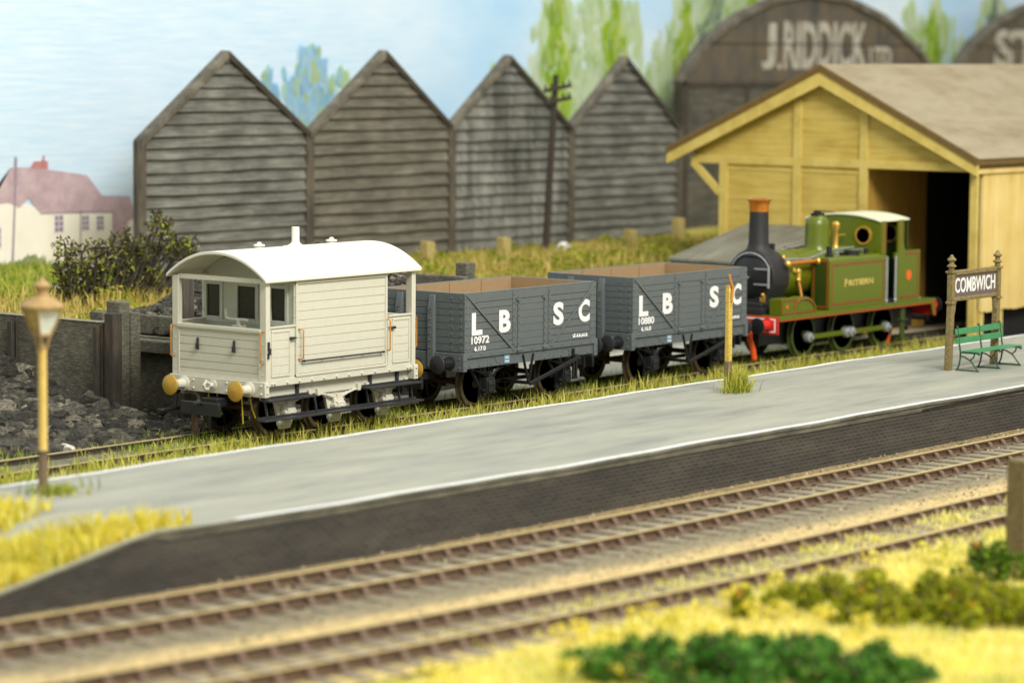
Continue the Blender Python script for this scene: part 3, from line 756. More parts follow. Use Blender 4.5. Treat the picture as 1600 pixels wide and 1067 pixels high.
# ------------------------------------------------------------------ tank engine
def tank_engine():
    T = thing('tank_engine', 'small green tank steam engine with tall black chimney, copper cap and cream cab roof', 'steam engine', (12.45, 0, .07))
    GR, BK, LN = 'engine_green', 'engine_black', 'lining_brown'
    ZC, RB = 2.03, .60
    # frames and running plate
    m = MB()
    for y in (-.5, .5): m.box((.05, y-.03, .38), (7.5, y+.03, 1.1))
    for x in (1.0, 2.7, 4.7): m.box((x-.2, -.5, .45), (x+.2, .5, 1.08))
    m.box((2.2, -.42, .95), (5.2, .42, 1.5))
    m.build('frames', BK, T)
    MB().box((.03, -1.15, 1.085), (7.62, 1.15, 1.15)).build('running_plate', GR, T, bev=.008)
    for s in (-1, 1):
        m = MB().box((.0, 1.135, 1.02), (7.65, 1.165, 1.115))
        m.prism([(7.53, .70), (7.65, .70), (7.65, 1.03), (7.42, 1.03)], 1.135, 1.163, 'y')
        v_ = (m if s > 0 else m.mirror()).build('valance', GR, T, bev=.006)
        m = MB().box((.0, 1.145, 1.015), (7.64, 1.169, 1.052)).prism([(7.56, .69), (7.655, .69), (7.655, 1.10), (7.60, 1.10), (7.56, .9)], 1.145, 1.169, 'y')
        (m if s > 0 else m.mirror()).build('lining', 'lining_red', v_)
    # buffer beams
    m = MB().box((-.07, -1.15, .70), (.0, 1.15, 1.13)); bb = m.build('buffer_beam', 'beam_red', T, bev=.008)
    m = MB()
    for y in (-1.07, 1.07): m.box((-.076, y-.022, .76), (-.066, y+.022, 1.09))
    m.box((-.0765, -1.06, 1.055), (-.066, 1.06, 1.095)); m.box((-.0765, -1.06, .75), (-.066, -.55, .785)); m.box((-.0765, .55, .75), (-.066, 1.06, .785))
    m.build('beam_lining', 'letter_white', bb)
    MB().box((7.62, -1.15, .70), (7.69, 1.15, 1.13)).build('buffer_beam', 'beam_red', T, bev=.008)
    for s, d, xe in ((-1, -1, -.07), (1, -1, -.07), (-1, 1, 7.69), (1, 1, 7.69)):
        b = MB().lathe([(.17, 0), (.17, d*.04), (.13, d*.05), (.13, d*.36), (.06, d*.36), (.06, d*.46)], (xe, s*.86, .93), 'x', 18).build('buffer', 'beam_red', T)
        MB().lathe([(.06, d*.44), (.20, d*.45), (.205, d*.475), (.12, d*.50), (.001, d*.51)], (xe, s*.86, .93), 'x', 22).build('buffer_head', 'engine_black', b)
    MB().tube([(-.12, -.42, .84), (-.2, -.42, .76), (-.2, -.44, .55), (-.15, -.5, .3), (-.12, -.52, .06)], .075, 8).build('brake_hose', 'hose_red', T)
    m = MB().tube([(-.1, .35, .84), (-.2, .35, .7), (-.16, .35, .45), (-.1, .37, .25)], .06, 8); m.build('brake_hose', 'hose_red', T)
    coupling(T, -.05, -1, .6); coupling(T, 7.68, 1, .6)
    # smokebox
    n = 30
    arc = [(.68*math.cos(t), ZC+.68*math.sin(t)) for t in np.linspace(-.35, PI+.35, n)]
    poly = [(.60, 1.15), (.50, 1.35), (.52, 1.6)] + arc + [(-.52, 1.6), (-.50, 1.35), (-.60, 1.15)]
    MB().prism(poly, .46, 1.2, 'x').build('smokebox', 'smokebox_black', T, bev=.03)
    m = MB().lathe([(.0015, -.10), (.25, -.085), (.48, -.035), (.53, 0), (.53, .02)], (.455, 0, ZC), 'x', 28)
    d = m.build('smokebox_door', BK, T)
    m = MB()
    for z in (ZC-.16, ZC+.22): m.box((.355, -.60, z-.022), (.385, -.16, z+.022))
    m.cyl((.37, -.58, ZC-.24), (.37, -.58, ZC+.30), .03, n=8)
    m.build('door_hinge', 'steel_bright', d)
    MB().cyl((.36, 0, ZC), (.27, 0, ZC), .03, n=8).bar((.28, 0, ZC), (.28, .04, ZC-.2), .025, .025).bar((.30, 0, ZC), (.30, .16, ZC+.06), .025, .025).build('door_handle', 'steel_bright', d)
    m = MB().tube([(.44, .60*math.cos(t), ZC+.60*math.sin(t)) for t in np.linspace(.5, PI-.5, 16)], .022, 6)
    m.build('smokebox_handrail', 'steel_bright', T)
    m = MB().box((.38, -.46, 1.42), (.44, -.40, 1.62)).cbox((.37, -.42, 1.50), (.06, .13, .11)).sphere((.36, -.43, 1.62), .05, 8, 5)
    m.build('lamp_iron', 'gold', T)
    MB().box((.02, -.62, 1.15), (.46, .62, 1.30)).box((.1, -.55, 1.29), (.46, .55, 1.42)).build('front_platform', 'smokebox_black', T, bev=.01)
    # chimney
    c = MB().lathe([(.42, ZC+.53), (.36, ZC+.62), (.29, ZC+.70), (.252, ZC+.82), (.232, 3.66), (.19, 3.66), (.19, 3.0)], (.80, 0, 0), 'z', 26).build('chimney', 'smokebox_black', T)
    MB().lathe([(.236, 3.64), (.245, 3.80), (.262, 3.87), (.30, 3.92), (.305, 3.945), (.27, 3.96), (.2, 3.955), (.2, 3.7)], (.80, 0, 0), 'z', 26).build('chimney_cap', 'copper_cap', c)
    # boiler, dome, fittings
    b = MB().cyl((1.2, 0, ZC), (4.82, 0, ZC), RB, n=34).build('boiler', GR, T)
    m = MB()
    for x in (1.26, 2.1): m.cyl((x-.02, 0, ZC), (x+.02, 0, ZC), RB+.008, n=34)
    m.build('boiler_band', LN, b)
    c = MB().lathe([(.40, ZC+.46), (.345, ZC+.58), (.315, ZC+.68), (.31, 3.18), (.29, 3.30), (.22, 3.40), (.10, 3.45), (.001, 3.455)], (3.54, 0, 0), 'z', 26).build('dome', GR, T)
    MB().box((3.38, -.1, 3.42), (3.72, .1, 3.50)).cyl((3.44, 0, 3.45), (3.44, 0, 3.56), .05, n=8).cyl((3.62, 0, 3.45), (3.62, 0, 3.56), .05, n=8).bar((3.42, 0, 3.56), (4.3, 0, 3.5), .03, .03).build('safety_valve', BK, c)
    MB().lathe([(.10, 2.58), (.07, 2.66), (.065, 3.02), (.11, 3.1), (.11, 3.2), (.05, 3.26), (.001, 3.27)], (4.25, -.12, 0), 'z', 14).cyl((4.25, -.12, 2.9), (4.7, -.12, 2.9), .025, n=8).build('whistle', 'gold', T)
    for s in (-1, 1):
        MB().tube([(.98, s*.74, 2.36), (1.2, s*.76, 2.37), (2.33, s*.80, 2.38)], .058, 12).build('condensing_pipe', 'copper_cap', T)
        m = MB()
        for x in (1.0, 2.31): m.sphere((x, s*(.74 if x < 2 else .80), 2.365), .09, 10, 6)
        m.sphere((.98, s*.62, 2.52), .055, 8, 5)
        m.build('pipe_flange', 'gold', T)
        m = MB().sphere((1.50, s*.60, 2.16), .075, 8, 6).sphere((1.66, s*.63, 2.14), .085, 8, 6).cyl((1.5, s*.60, 2.15), (1.66, s*.63, 2.14), .05, n=8).cyl((1.66, s*.64, 2.2), (1.66, s*.64, 1.92), .065, n=10).sphere((1.66, s*.64, 1.93), .075, 8, 6)
        k = m.build('clack_valve', 'gold', T)
        MB().tube([(1.66, s*.64, 1.92), (1.64, s*.70, 1.75), (1.52, s*.82, 1.55), (1.46, s*.86, 1.4)], .035, 8).build('feed_pipe', 'copper', k)
        MB().tube([(1.1, s*.52, 2.46), (2.2, s*.60, 2.42), (3.1, s*.62, 2.60), (4.3, s*.62, 2.62)], .025, 8).build('handrail', 'steel_bright', T)
    # side tanks with lined panels
    for s in (-1, 1):
        t = np.linspace(0, PI/2, 7)
        prof = [(.60, 1.15), (1.15, 1.15)] + [(1.15-.10+.10*math.cos(a), 2.36+.10*math.sin(a)) for a in t] + [(.60, 2.46)]
        m = MB().prism([(s*a, z) for a, z in prof], 2.31, 5.05, 'x')
        k = m.build('side_tank', GR, T, bev=.012)
        y0, y1 = s*1.146, s*1.156
        m = MB(); a, b2 = min(y0, y1), max(y0, y1)
        for x0, x1, z0, z1 in ((2.40, 2.45, 1.26, 2.30), (4.91, 4.96, 1.26, 2.30), (2.45, 4.91, 1.26, 1.315), (2.45, 4.91, 2.245, 2.30)): m.box((x0, a, z0), (x1, b2, z1))
        m.build('lining', LN, k)
        f = MB()
        yy = sorted((s*.66, s*1.10))
        f.box((2.30, yy[0], 1.2), (2.314, yy[1], 2.40)); p = f.build('tank_front', 'engine_dark_green', k)
        f = MB()
        for u0, u1, z0, z1 in ((.66, .71, 1.2, 2.40), (1.06, 1.11, 1.2, 2.40), (.71, 1.06, 1.2, 1.25), (.71, 1.06, 2.35, 2.40)):
            yy = sorted((s*u0, s*u1)); f.box((2.288, yy[0], z0), (2.305, yy[1], z1))
        f.build('lining', LN, k)
        m = MB().cyl((2.75, s*.85, 2.45), (2.75, s*.85, 2.72), .075, n=10).cyl((2.75, s*.85, 2.45), (2.75, s*.85, 2.52), .11, n=10).cyl((3.75, s*.9, 2.45), (3.75, s*.9, 2.58), .2, n=14)
        m.box((3.4, s*.8-.05, 2.46), (4.2, s*.8+.05, 2.53)); m.cyl((4.45, s*.9, 2.46), (4.45, s*.9, 2.6), .06, n=8)
        m.build('tank_filler', BK, k)
        m = MB().bar((3.2, s*.74, 2.55), (4.75, s*.74, 2.58), .03, .03)
        for x in (3.3, 4.2, 4.6): m.box((x-.03, s*.74-.03, 2.45), (x+.03, s*.74+.03, 2.58))
        m.build('tank_rail', 'steel_bright', k)
        if s < 0:
            # name in gold capitals
            lettering('name_lettering', 'P', 3.02, 3.16, 1.70, 1.90, -1.158, 'gold_letter', k, .03, th=.006)
            lettering('name_lettering', 'RITIERN', 3.22, 4.42, 1.715, 1.865, -1.158, 'gold_letter', k, .03, shear=.0, th=.006)
    # sandboxes and splashers in front
    for s in (-1, 1):
        m = MB().prism([(.12, 1.15), (.78, 1.15), (.78, 1.56), (.12, 1.56)], .78, 1.14, 'y')
        q = [(.72, 1.15)] + [(1.15+.62*math.cos(t), 1.15+.42*math.sin(t)) for t in np.linspace(PI*.92, 0, 14)]
        m.prism(q, .82, 1.125, 'y')
        k = (m if s > 0 else m.mirror()).build('sandbox', GR, T, bev=.01)
        m = MB()
        for x0, x1, z0, z1 in ((.13, .18, 1.2, 1.52), (.18, .74, 1.50, 1.545), (.18, .66, 1.18, 1.22)): m.box((x0, 1.138, z0), (x1, 1.150, z1))
        m.bar((.66, 1.144, 1.2), (.80, 1.144, 1.53), .012, .05)
        m.tube([(1.15+.52*math.cos(t), 1.136, 1.18+.33*math.sin(t)) for t in np.linspace(PI*.85, .02, 14)], .024, 6)
        m.bar((.76, 1.138, 1.19), (1.66, 1.138, 1.19), .012, .045)
        (m if s > 0 else m.mirror()).build('lining', LN, k)
        m = MB().cyl((.36, 1.13, 1.36), (.36, 1.15, 1.36), .05, n=12)
        (m if s > 0 else m.mirror()).build('red_spot', 'spot_orange', k)
    # cab
    m = MB()
    xw = 4.80
    def wallw(x0, x1):
        r, zc, yc = .20, 2.90, .62
        mm = MB()
        for s in (-1, 1):
            ring = [(s*yc+r*math.cos(t), zc+r*math.sin(t)) for t in np.linspace(0, 2*PI, 25)[:-1]]
            oy0, oy1, oz0, oz1 = s*yc-.35, s*yc+.35, 2.42, 3.27
            outer = []
            for y, z in ring:
                dy, dz = y-s*yc, z-zc
                k = min((.35/abs(dy)) if abs(dy) > 1e-6 else 9e9, ((oz1-zc) if dz > 0 else (zc-oz0))/abs(dz) if abs(dz) > 1e-6 else 9e9)
                outer.append((s*yc+dy*k, zc+dz*k))
            for i in range(24):
                j = (i+1) % 24
                mm.prism([ring[i], outer[i], outer[j], ring[j]], x0, x1, 'x')
        mm.box((x0, -.272, 2.42), (x1, .272, 3.27)); mm.box((x0, -1.13, 2.42), (x1, -.965, 3.27)); mm.box((x0, .965, 2.42), (x1, 1.13, 3.27)); mm.box((x0, -1.13, 1.15), (x1, 1.13, 2.422))
        mm.prism([(-1.13, 3.268)] + [(1.13*math.cos(t), 3.27+.13*math.sin(t)) for t in np.linspace(PI, 0, 15)] + [(1.13, 3.268)], x0, x1, 'x')
        return mm
    k = wallw(xw, xw+.04).build('cab_front', 'engine_green', T)
    for s in (-1, 1):
        MB().lathe([(.19, -.03), (.245, -.03), (.25, .0), (.25, .05), (.19, .05), (.19, -.03)], (xw-.01, s*.62, 2.90), 'x', 22).build('spectacle', 'gold', k)
        MB().cyl((xw+.01, s*.62, 2.90), (xw+.025, s*.62, 2.90), .2, n=20).build('glass', 'glass_cab', k)
    k = wallw(6.15, 6.19).build('cab_back', 'engine_dark_green', T)
    for s in (-1, 1):
        MB().lathe([(.19, -.05), (.235, -.05), (.24, .03), (.19, .03), (.19, -.05)], (6.15, s*.62, 2.90), 'x', 22).build('spectacle', 'lamp_tan', k)
        MB().cyl((6.16, s*.62, 2.90), (6.175, s*.62, 2.90), .2, n=20).build('glass', 'glass_cab', k)
    for s in (-1, 1):
        m = MB().box((4.82, 1.09, 2.44), (5.06, 1.15, 3.28))
        m.box((4.84, 1.09, 1.15), (5.05, 1.14, 2.44))
        p = (m if s > 0 else m.mirror()).build('cab_side', GR, T, bev=.01)
        m = MB().box((4.845, 1.148, 2.5), (4.885, 1.156, 3.24)).box((5.0, 1.148, 2.5), (5.04, 1.156, 3.24))
        (m if s > 0 else m.mirror()).build('lining', 'lining_brown', p)
        q = [(5.66, 1.15), (6.80, 1.15), (6.80, 2.47), (6.08, 2.47), (5.98, 2.56), (5.95, 2.7), (5.95, 3.28), (5.66, 3.28)]
        p = (MB().prism(q, 1.09, 1.15, 'y') if s > 0 else MB().prism(q, 1.09, 1.15, 'y').mirror()).build('bunker_side', GR, T, bev=.008)
        m = MB().box((5.78, 1.148, 1.24), (6.70, 1.157, 1.30)).box((6.66, 1.148, 1.30), (6.72, 1.157, 2.36)).box((6.05, 1.148, 2.36), (6.72, 1.157, 2.42)).box((5.88, 1.148, 2.70), (5.92, 1.157, 3.24)).box((5.69, 1.148, 2.5), (5.72, 1.157, 3.24))
        (m if s > 0 else m.mirror()).build('lining', 'lining_brown', p)
        m = MB().lathe([(.13, 0), (.13, .012), (.001, .012)], (6.22, 0, 1.83), 'z', 18)
        m = MB().cyl((6.22, 1.148, 1.83), (6.22, 1.158, 1.83), .135, n=20)
        (m if s > 0 else m.mirror()).build('red_spot', 'spot_orange', p)
        m = MB()
        for x in (5.13, 5.58): m.cyl((x, 1.13, 1.16), (x, 1.13, 2.36), .035, n=8); m.sphere((x, 1.13, 1.22), .05, 8, 5)
        (m if s > 0 else m.mirror()).build('cab_handrail', 'steel_bright', T)
        m = MB().box((5.05, 1.06, 2.28), (5.12, 1.14, 2.40)).box((5.56, 1.06, 2.28), (5.66, 1.14, 2.44))
        (m if s > 0 else m.mirror()).build('cutaway_trim', GR, T)
        m = MB().box((5.98, 1.04, .22), (6.18, 1.09, 1.09)).box((5.94, .95, .18), (6.22, 1.16, .22)).box((5.94, .95, .66), (6.22, 1.16, .69))
        (m if s > 0 else m.mirror()).build('step', 'engine_wheel_green', T, bev=.006)
    MB().box((6.76, -1.1, 1.15), (6.80, 1.1, 2.47)).box((6.2, -1.09, 1.15), (6.77, 1.09, 2.2)).build('bunker', GR, T)
    MB().box((4.86, -1.08, 1.15), (6.15, 1.08, 1.25)).box((4.86, -.55, 1.25), (5.0, .55, 2.5)).build('cab_floor', 'engine_black', T)
    n = 20; o, i2 = [], []
    for k in range(n+1):
        u = -1+2*k/n; o.append((u*1.13, 3.30+.15*(1-u*u))); i2.append((u*1.13, 3.255+.15*(1-u*u)))
    MB().prism(o+i2[::-1], 4.76, 6.26, 'x').build('cab_roof', 'cab_roof_white', T, bev=.008)
    # wheels and rods
    for x in (1.81, 3.71, 5.65):
        ws = wheelset(T, x, .56, .56, 'engine_wheel_green', 'engine_wheel_green', .66)
        for s in (-1, 1): MB().cyl((0, s*.7, 0), (0, s*.84, 0), .1, n=12).prism([(-.42, -.2), (-.3, -.42), (0, -.48), (.1, -.4), (-.35, .05)], *sorted((s*.60, s*.70)), 'y').build('crank_boss', 'engine_wheel_green', ws)
    for s in (-1, 1):
        y = s*.86
        m = MB()
        zr = .50
        m.bar((1.81, y, zr), (3.71, y, zr), .05, .12).bar((3.71, y+s*.006, zr), (5.65, y+s*.006, zr), .05, .12)
        r = m.build('coupling_rod', GR, T, bev=.008)
        for x in (1.81, 3.6, 3.84, 5.60):
            m = MB(); m.lathe([(.13, -.07*s), (.14, 0), (.12, .08*s), (.06, .10*s), (.05, .15*s), (.001, .15*s)], (x, y, zr), 'y', 16)
            m.build('rod_bearing', 'steel_bright', r)
    for s in (-1, 1):
        m = MB().bar((5.9, s*.62, .42), (5.75, s*.66, .05), .06, .06).bar((6.1, s*.66, .3), (5.92, s*.7, .02), .10, .10)
        m.build('sand_pipe', 'hose_red', T)
    MB().tube([(7.05, -.85, 1.15), (7.05, -.85, 1.35), (7.0, -.85, 1.45)], .05, 8).sphere((7.0, -.85, 1.5), .07, 8, 5).box((6.9, -.95, 1.15), (7.2, -.75, 1.2)).build('bunker_lamp_iron', 'steel_bright', T)
    return T
ENGINE = tank_engine()
# ------------------------------------------------------------------ ground and tracks
def sstep(a, b, x):
    t = np.clip((x-a)/(b-a), 0, 1); return t*t*(3-2*t)
def bend(x):                       # the two front lines and the platform swing gently away at the left
    return .00425*min(0., x+8)**2 if x < -8 else 0.
def zg(x, y):
    z = -.13 + 1.66*sstep(5.3, 10.3, np.asarray(y, float))
    z = z - .13*(np.asarray(y) < -9.)
    return z
def ground():
    xs = np.linspace(-46, 86, 200); ys = np.concatenate([np.linspace(-46, -8, 50), np.linspace(-7.5, 20.6, 110)])
    X, Y = np.meshgrid(xs, ys, indexing='ij')
    Z = zg(X, Y) + .03*np.sin(X*1.7+Y*2.1)*np.sin(Y*1.3-X*.6)*(Y > 2)
    nx, ny = X.shape
    vs = np.stack([X, Y, Z], -1).reshape(-1, 3)
    fs = [(i*ny+j, (i+1)*ny+j, (i+1)*ny+j+1, i*ny+j+1) for i in range(nx-1) for j in range(ny-1)]
    m = MB(); m.v = [tuple(v) for v in vs]; m.f = fs
    tag(m.build('ground', 'earth', smooth=80), kind='structure')
ground()
def trackbed_sheet():
    xs = np.linspace(-40, 40, 160); us = np.linspace(0, 1, 22)
    vs, fs, ac = [], [], []
    for x in xs:
        for u in us:
            y = -10.55 - u*6.9
            vs.append((x, y+bend(x), -.192 + .012*math.sin(x*3.1+u*31)*math.sin(x*1.3-u*17))); ac.append(u)
    n = len(us)
    for i in range(len(xs)-1):
        for j in range(n-1): fs.append((i*n+j, (i+1)*n+j, (i+1)*n+j+1, i*n+j+1))
    m = MB(); m.v = vs; m.f = fs
    o = m.build('trackbed', 'trackbed_ballast', smooth=80)
    a = o.data.attributes.new('across', 'FLOAT', 'POINT'); a.data.foreach_set('value', ac)
    tag(o, kind='structure')
trackbed_sheet()
RAILP = [(-.065, -.17), (.065, -.17), (.065, -.155), (.014, -.135), (.012, -.055), (.036, -.045), (.036, -.012), (-.036, -.012), (-.036, -.045), (-.012, -.055), (-.014, -.135), (-.065, -.155)]
HEADP = [(-.035, -.013), (.035, -.013), (.035, -.004), (.027, 0), (-.027, 0), (-.035, -.004)]
def track(label, yc, rails, x0, x1, side, sleepers, group=None):
    T = thing('railway_track', label, 'railway track', (0, yc, 0), group)
    xs = np.linspace(x0, x1, 90)
    for y in rails:
        path = [(x, y-yc+bend(x)*(yc < -5), zo(x) if yc > -5 else 0.) for x in xs]
        r = MB().sweep(RAILP, path).build('rail', side, T, smooth=30)
        MB().sweep(HEADP, path).build('rail_head', 'rail_head', r, smooth=30)
    if sleepers:
        # one sleeper with its chairs, copied along the line; the whole line keeps under a hundred
        xa, xb = sleepers
        proto = None; k = 0; x = xa
        while x < xb and k < 98:
            y = bend(x); c = math.atan(2*.00425*min(0, x+8))
            if proto is None:
                proto = MB().box((-.125, -1.22, -.26), (.125, 1.22, -.158)).build('sleeper', 'sleeper_grey', T, bev=.02)
                for ry in (rails[0]-yc, rails[1]-yc):
                    m = MB().box((-.085, ry-.17, -.162), (.085, ry+.17, -.132))
                    for s in (-1, 1): m.prism([(ry+s*.026, -.135), (ry+s*.13, -.135), (ry+s*.085, -.06), (ry+s*.032, -.03)], -.055, .055, 'x')
                    m.build('rail_chair', 'chair_brown', proto, bev=.012)
                o = proto
            else: o = copy_part(proto, T)
            o.location = (x, y, random.uniform(-.004, .004)); o.rotation_euler = (0, 0, c)
            x += .535; k += 1
    return T
def zo(x): return .07*float(sstep(5, 13, np.array(x)))
track('railway siding overgrown with grass under the goods train, behind the platform', 0., (-.66, .66), -30, 36, 'rail_side_dark', None)
track('weathered railway track running close beside the dark platform wall', -12.5, (-11.84, -13.16), -36, 36, 'rail_side', (-25.5, 11.5), 'front railway tracks')
track('sandy railway track half hidden in yellow grass along the lawn edge', -16.12, (-15.46, -16.78), -36, 36, 'rail_side', (-26.5, 4.5), 'front railway tracks')

def stones():
    r = np.random.default_rng(17); m = MB()
    base = [(-1, 0, 0), (1, 0, 0), (0, -1, 0), (0, 1, 0), (0, 0, 1)]
    for _ in range(9000):
        x = -26+38*r.random()**.8; u = r.random(); y = -10.62-u*6.6+bend(x)
        if .42 < u < .68 and r.random() < .7: continue
        s = r.uniform(.015, .042); a = r.uniform(0, 6.3); c, t = math.cos(a), math.sin(a); k = r.uniform(.6, 1.4, 5)
        m.add([(x+(p[0]*c-p[1]*t)*s*q, y+(p[0]*t+p[1]*c)*s*q, -.192+p[2]*s*q) for p, q in zip(base, k)], [(0, 2, 4), (2, 1, 4), (1, 3, 4), (3, 0, 4)])
    tag(m.build('ballast_stones', 'ballast_stone', smooth=0), 'loose ballast stones between the front rails', 'ballast', kind='stuff')
stones()
# ------------------------------------------------------------------ platform
PZT = .70
def platform():
    T = thing('platform', 'long grey station platform with worn white edges and dark brick wall', 'platform', (0, 0, 0))
    xs = list(np.linspace(-18.4, 36, 80))
    def fy(x): return -10.78 + bend(x)*.9
    def wob(x): return .02*math.sin(x*.9)+.012*math.sin(x*2.3+1)
    by = -5.28
    # top slab: from the front coping to the back edge, sloping down to the ground at its left end
    vs, fs = [], []
    rows = [(x, fy(x), PZT) for x in xs]
    def strip(name, mat, off0, off1, z, th=.0, x_lo=-18.4, front=True, zend=None):
        m = MB(); us = [x for x in xs if x >= x_lo]
        vv, ff = [], []
        for x in us:
            y0 = (fy(x) if front else by) ; w = wob(x)*.4
            for o in (off0, off1): vv.append((x, y0+o, z+w))
        for i in range(len(us)-1): ff.append((2*i, 2*i+2, 2*i+3, 2*i+1))
        m.add(vv, ff); return m
    # one top surface
    m = MB(); vv, ff = [], []
    ext = [(-24.5, -.16), (-22.2, .02), (-20.6, .33), (-19.3, .60), (-18.7, .69)]
    full = [(x, z) for x, z in ext] + [(x, PZT) for x in xs]
    cols = 9
    for x, z in full:
        a, b = fy(x), by
        for k in range(cols):
            vv.append((x, a+(b-a)*k/(cols-1), z + (wob(x)*.4 if z > .68 else 0)))
    for i in range(len(full)-1):
        for k in range(cols-1): ff.append((i*cols+k, (i+1)*cols+k, (i+1)*cols+k+1, i*cols+k+1))
    m.add(vv, ff)
    m.build('platform_top', 'platform_paint', T, smooth=60)
    # painted edges, a few mm above the top
    strip('e', '', -.0, .15, PZT+.006, x_lo=-17.6).build('white_edge', 'edge_white', T, smooth=0)
    m = MB(); us = np.linspace(-26, 36, 90); vv = []; ff = []
    for x in us:
        z = np.interp(x, [e[0] for e in ext]+[-18.4], [e[1] for e in ext]+[PZT]) if x < -18.4 else PZT
        z += wob(x)*.4 if z > .68 else 0
        vv += [(x, by-.14, z+.007), (x, by+.02, z+.007), (x, by+.022, z-.06)]
    for i in range(len(us)-1):
        for k in range(2): ff.append((3*i+k, 3*i+3+k, 3*i+4+k, 3*i+1+k))
    m.add(vv, ff); m.build('white_edge', 'edge_white', T, smooth=0)
    # coping lip and brick face
    m = MB(); vv, ff = [], []
    for x, z in full:
        y = fy(x); w = wob(x)*.4 if z > .68 else 0
        zb = max(-.2, z-(.15 if x > -18.5 else .07))
        r_ = x <= -18.5
        for dy, zz in ((0., z+w), (-.028, z+w-.012), (-.03, z+w-(.03 if r_ else .05)), (-.006, z+w-(.04 if r_ else .062)), (-.008, zb)): vv.append((x, y+dy, max(-.2, zz)))
    for i in range(len(full)-1):
        for k in range(4): ff.append((i*5+k, i*5+k+1, (i+1)*5+k+1, (i+1)*5+k))
    m.add(vv, ff); m.build('coping', 'coping_grey', T, smooth=40)
    m = MB(); vv, ff = [], []
    for x, z in full:
        y = fy(x)
        vv += [(x, y+.01, max(-.21, z-.06)), (x, y+.012, -.22)]
    for i in range(len(full)-1): ff.append((2*i, 2*i+1, 2*i+3, 2*i+2))
    m.add(vv, ff); m.build('brick_wall', 'platform_brick', T, smooth=40)
    m = MB()
    m.box((-25, by-.03, -.3), (36, by+.015, -.0)).box((-18.6, by-.04, -.2), (36, by+.012, .64))
    m.build('back_wall', 'platform_brick', T)
    # the split in the coping near the sign
    pts = [(2.6, .585), (3.2, .60), (3.9, .597), (4.5, .61), (5.0, .603), (5.6, .625), (6.3, .618), (7.1, .628), (8.2, .622), (9.5, .63)]
    top, bot = [], []
    for i, (x, z) in enumerate(pts):
        h = .012 + .03*math.exp(-((x-5.2)/1.3)**2)
        top.append((x, z+h*.6)); bot.append((x, z-h*.4 - (.01 if i % 2 else 0)))
    m = MB().prism(top+bot[::-1], fy(0)-.034, fy(0)-.02, 'y')
    m.build('coping_crack', 'crack_dark', T, smooth=0)
    return T
platform()

# ------------------------------------------------------------------ platform furniture
def sign():
    T = thing('station_sign', 'station name board reading COMBWICH between two olive finial posts', 'station sign', (8.5, -8.06, PZT))
    for x, lean in ((0., .06), (2.07, .08)):
        m = MB()
        m.prism([(x-.075, 0), (x+.075, 0), (x+lean+.062, 1.5), (x+lean-.062, 1.5)], -.07, .07, 'y')
        m.box((x+lean-.095, -.09, 1.47), (x+lean+.095, .09, 1.53)); m.box((x+lean-.07, -.07, 1.53), (x+lean+.07, .07, 2.18)); m.box((x+lean-.10, -.10, 2.15), (x+lean+.10, .10, 2.20))
        m.lathe([(.065, 2.2), (.06, 2.27), (.105, 2.29), (.105, 2.315), (.055, 2.35), (.055, 2.40), (.10, 2.43), (.10, 2.46), (.05, 2.50), (.03, 2.55), (.001, 2.56)], (x+lean, 0, 0), 'z', 12)
        m.build('sign_post', 'sign_post_olive', T, bev=.012)
        s = 1 if x == 0 else -1
        m = MB().prism([(x+lean+s*.05, 1.0), (x+lean+s*.075, 1.02), (x+lean+s*.09, 1.2), (x+lean+s*.14, 1.33), (x+lean+s*.15, 1.49), (x+lean+s*.05, 1.49)], -.04, .04, 'y')
        m.build('bracket', 'sign_post_olive', T)
    MB().box((.11, -.015, 1.60), (2.09, .02, 2.10)).build('name_board', 'sign_purple', T)
    m = MB().box((.12, -.05, 2.09), (2.08, .05, 2.20)).box((.12, -.05, 1.52), (2.08, .05, 1.61))
    m.build('board_frame', 'sign_post_olive', T, bev=.02)
    lettering('name_lettering', 'COMBWICH', .20, 2.02, 1.70, 2.03, -.018, 'letter_white', T, .012, th=.008)
sign()
def bench():
    T = thing('platform_bench', 'green slatted platform bench standing in front of the COMBWICH name board', 'bench', (8.56, -8.28, PZT))
    m = MB().box((0, -.44, .432), (2.1, -.27, .462)).box((0.0, -.25, .43), (2.1, -.08, .46)); m.build('seat', 'bench_green', T, bev=.008)
    R = Matrix.Rotation(math.radians(-9), 3, 'X')
    for z in (.60, .80):
        m = MB().box((-.02, .0, z), (2.1, .035, z+.135), R, (0, .02, .45)); m.build('back_slat', 'bench_green', T, bev=.008)
    for x in (.08, 1.04, 2.0):
        m = MB()
        m.bar((x, -.46, .02), (x, .10, .02), .07, .035)
        m.tube([(x, .08, .02), (x, .03, .12), (x, .0, .28), (x, .0, .43), (x, .03, .6), (x, .06, .78), (x, .085, .97)], .02, 6)
        m.sphere((x, .09, .96), .032, 6, 4)
        m.tube([(x, -.44, .03), (x, -.36, .12), (x, -.26, .24), (x, -.10, .32), (x, .0, .33)], .017, 6)
        m.tube([(x, -.24, .25), (x, -.33, .32), (x, -.36, .42)], .017, 6)
        m.bar((x, -.46, .415), (x, .0, .415), .04, .035); m.sphere((x, -.46, .40), .035, 6, 4)
        m.build('cast_iron_end', 'bench_iron', T)
bench()
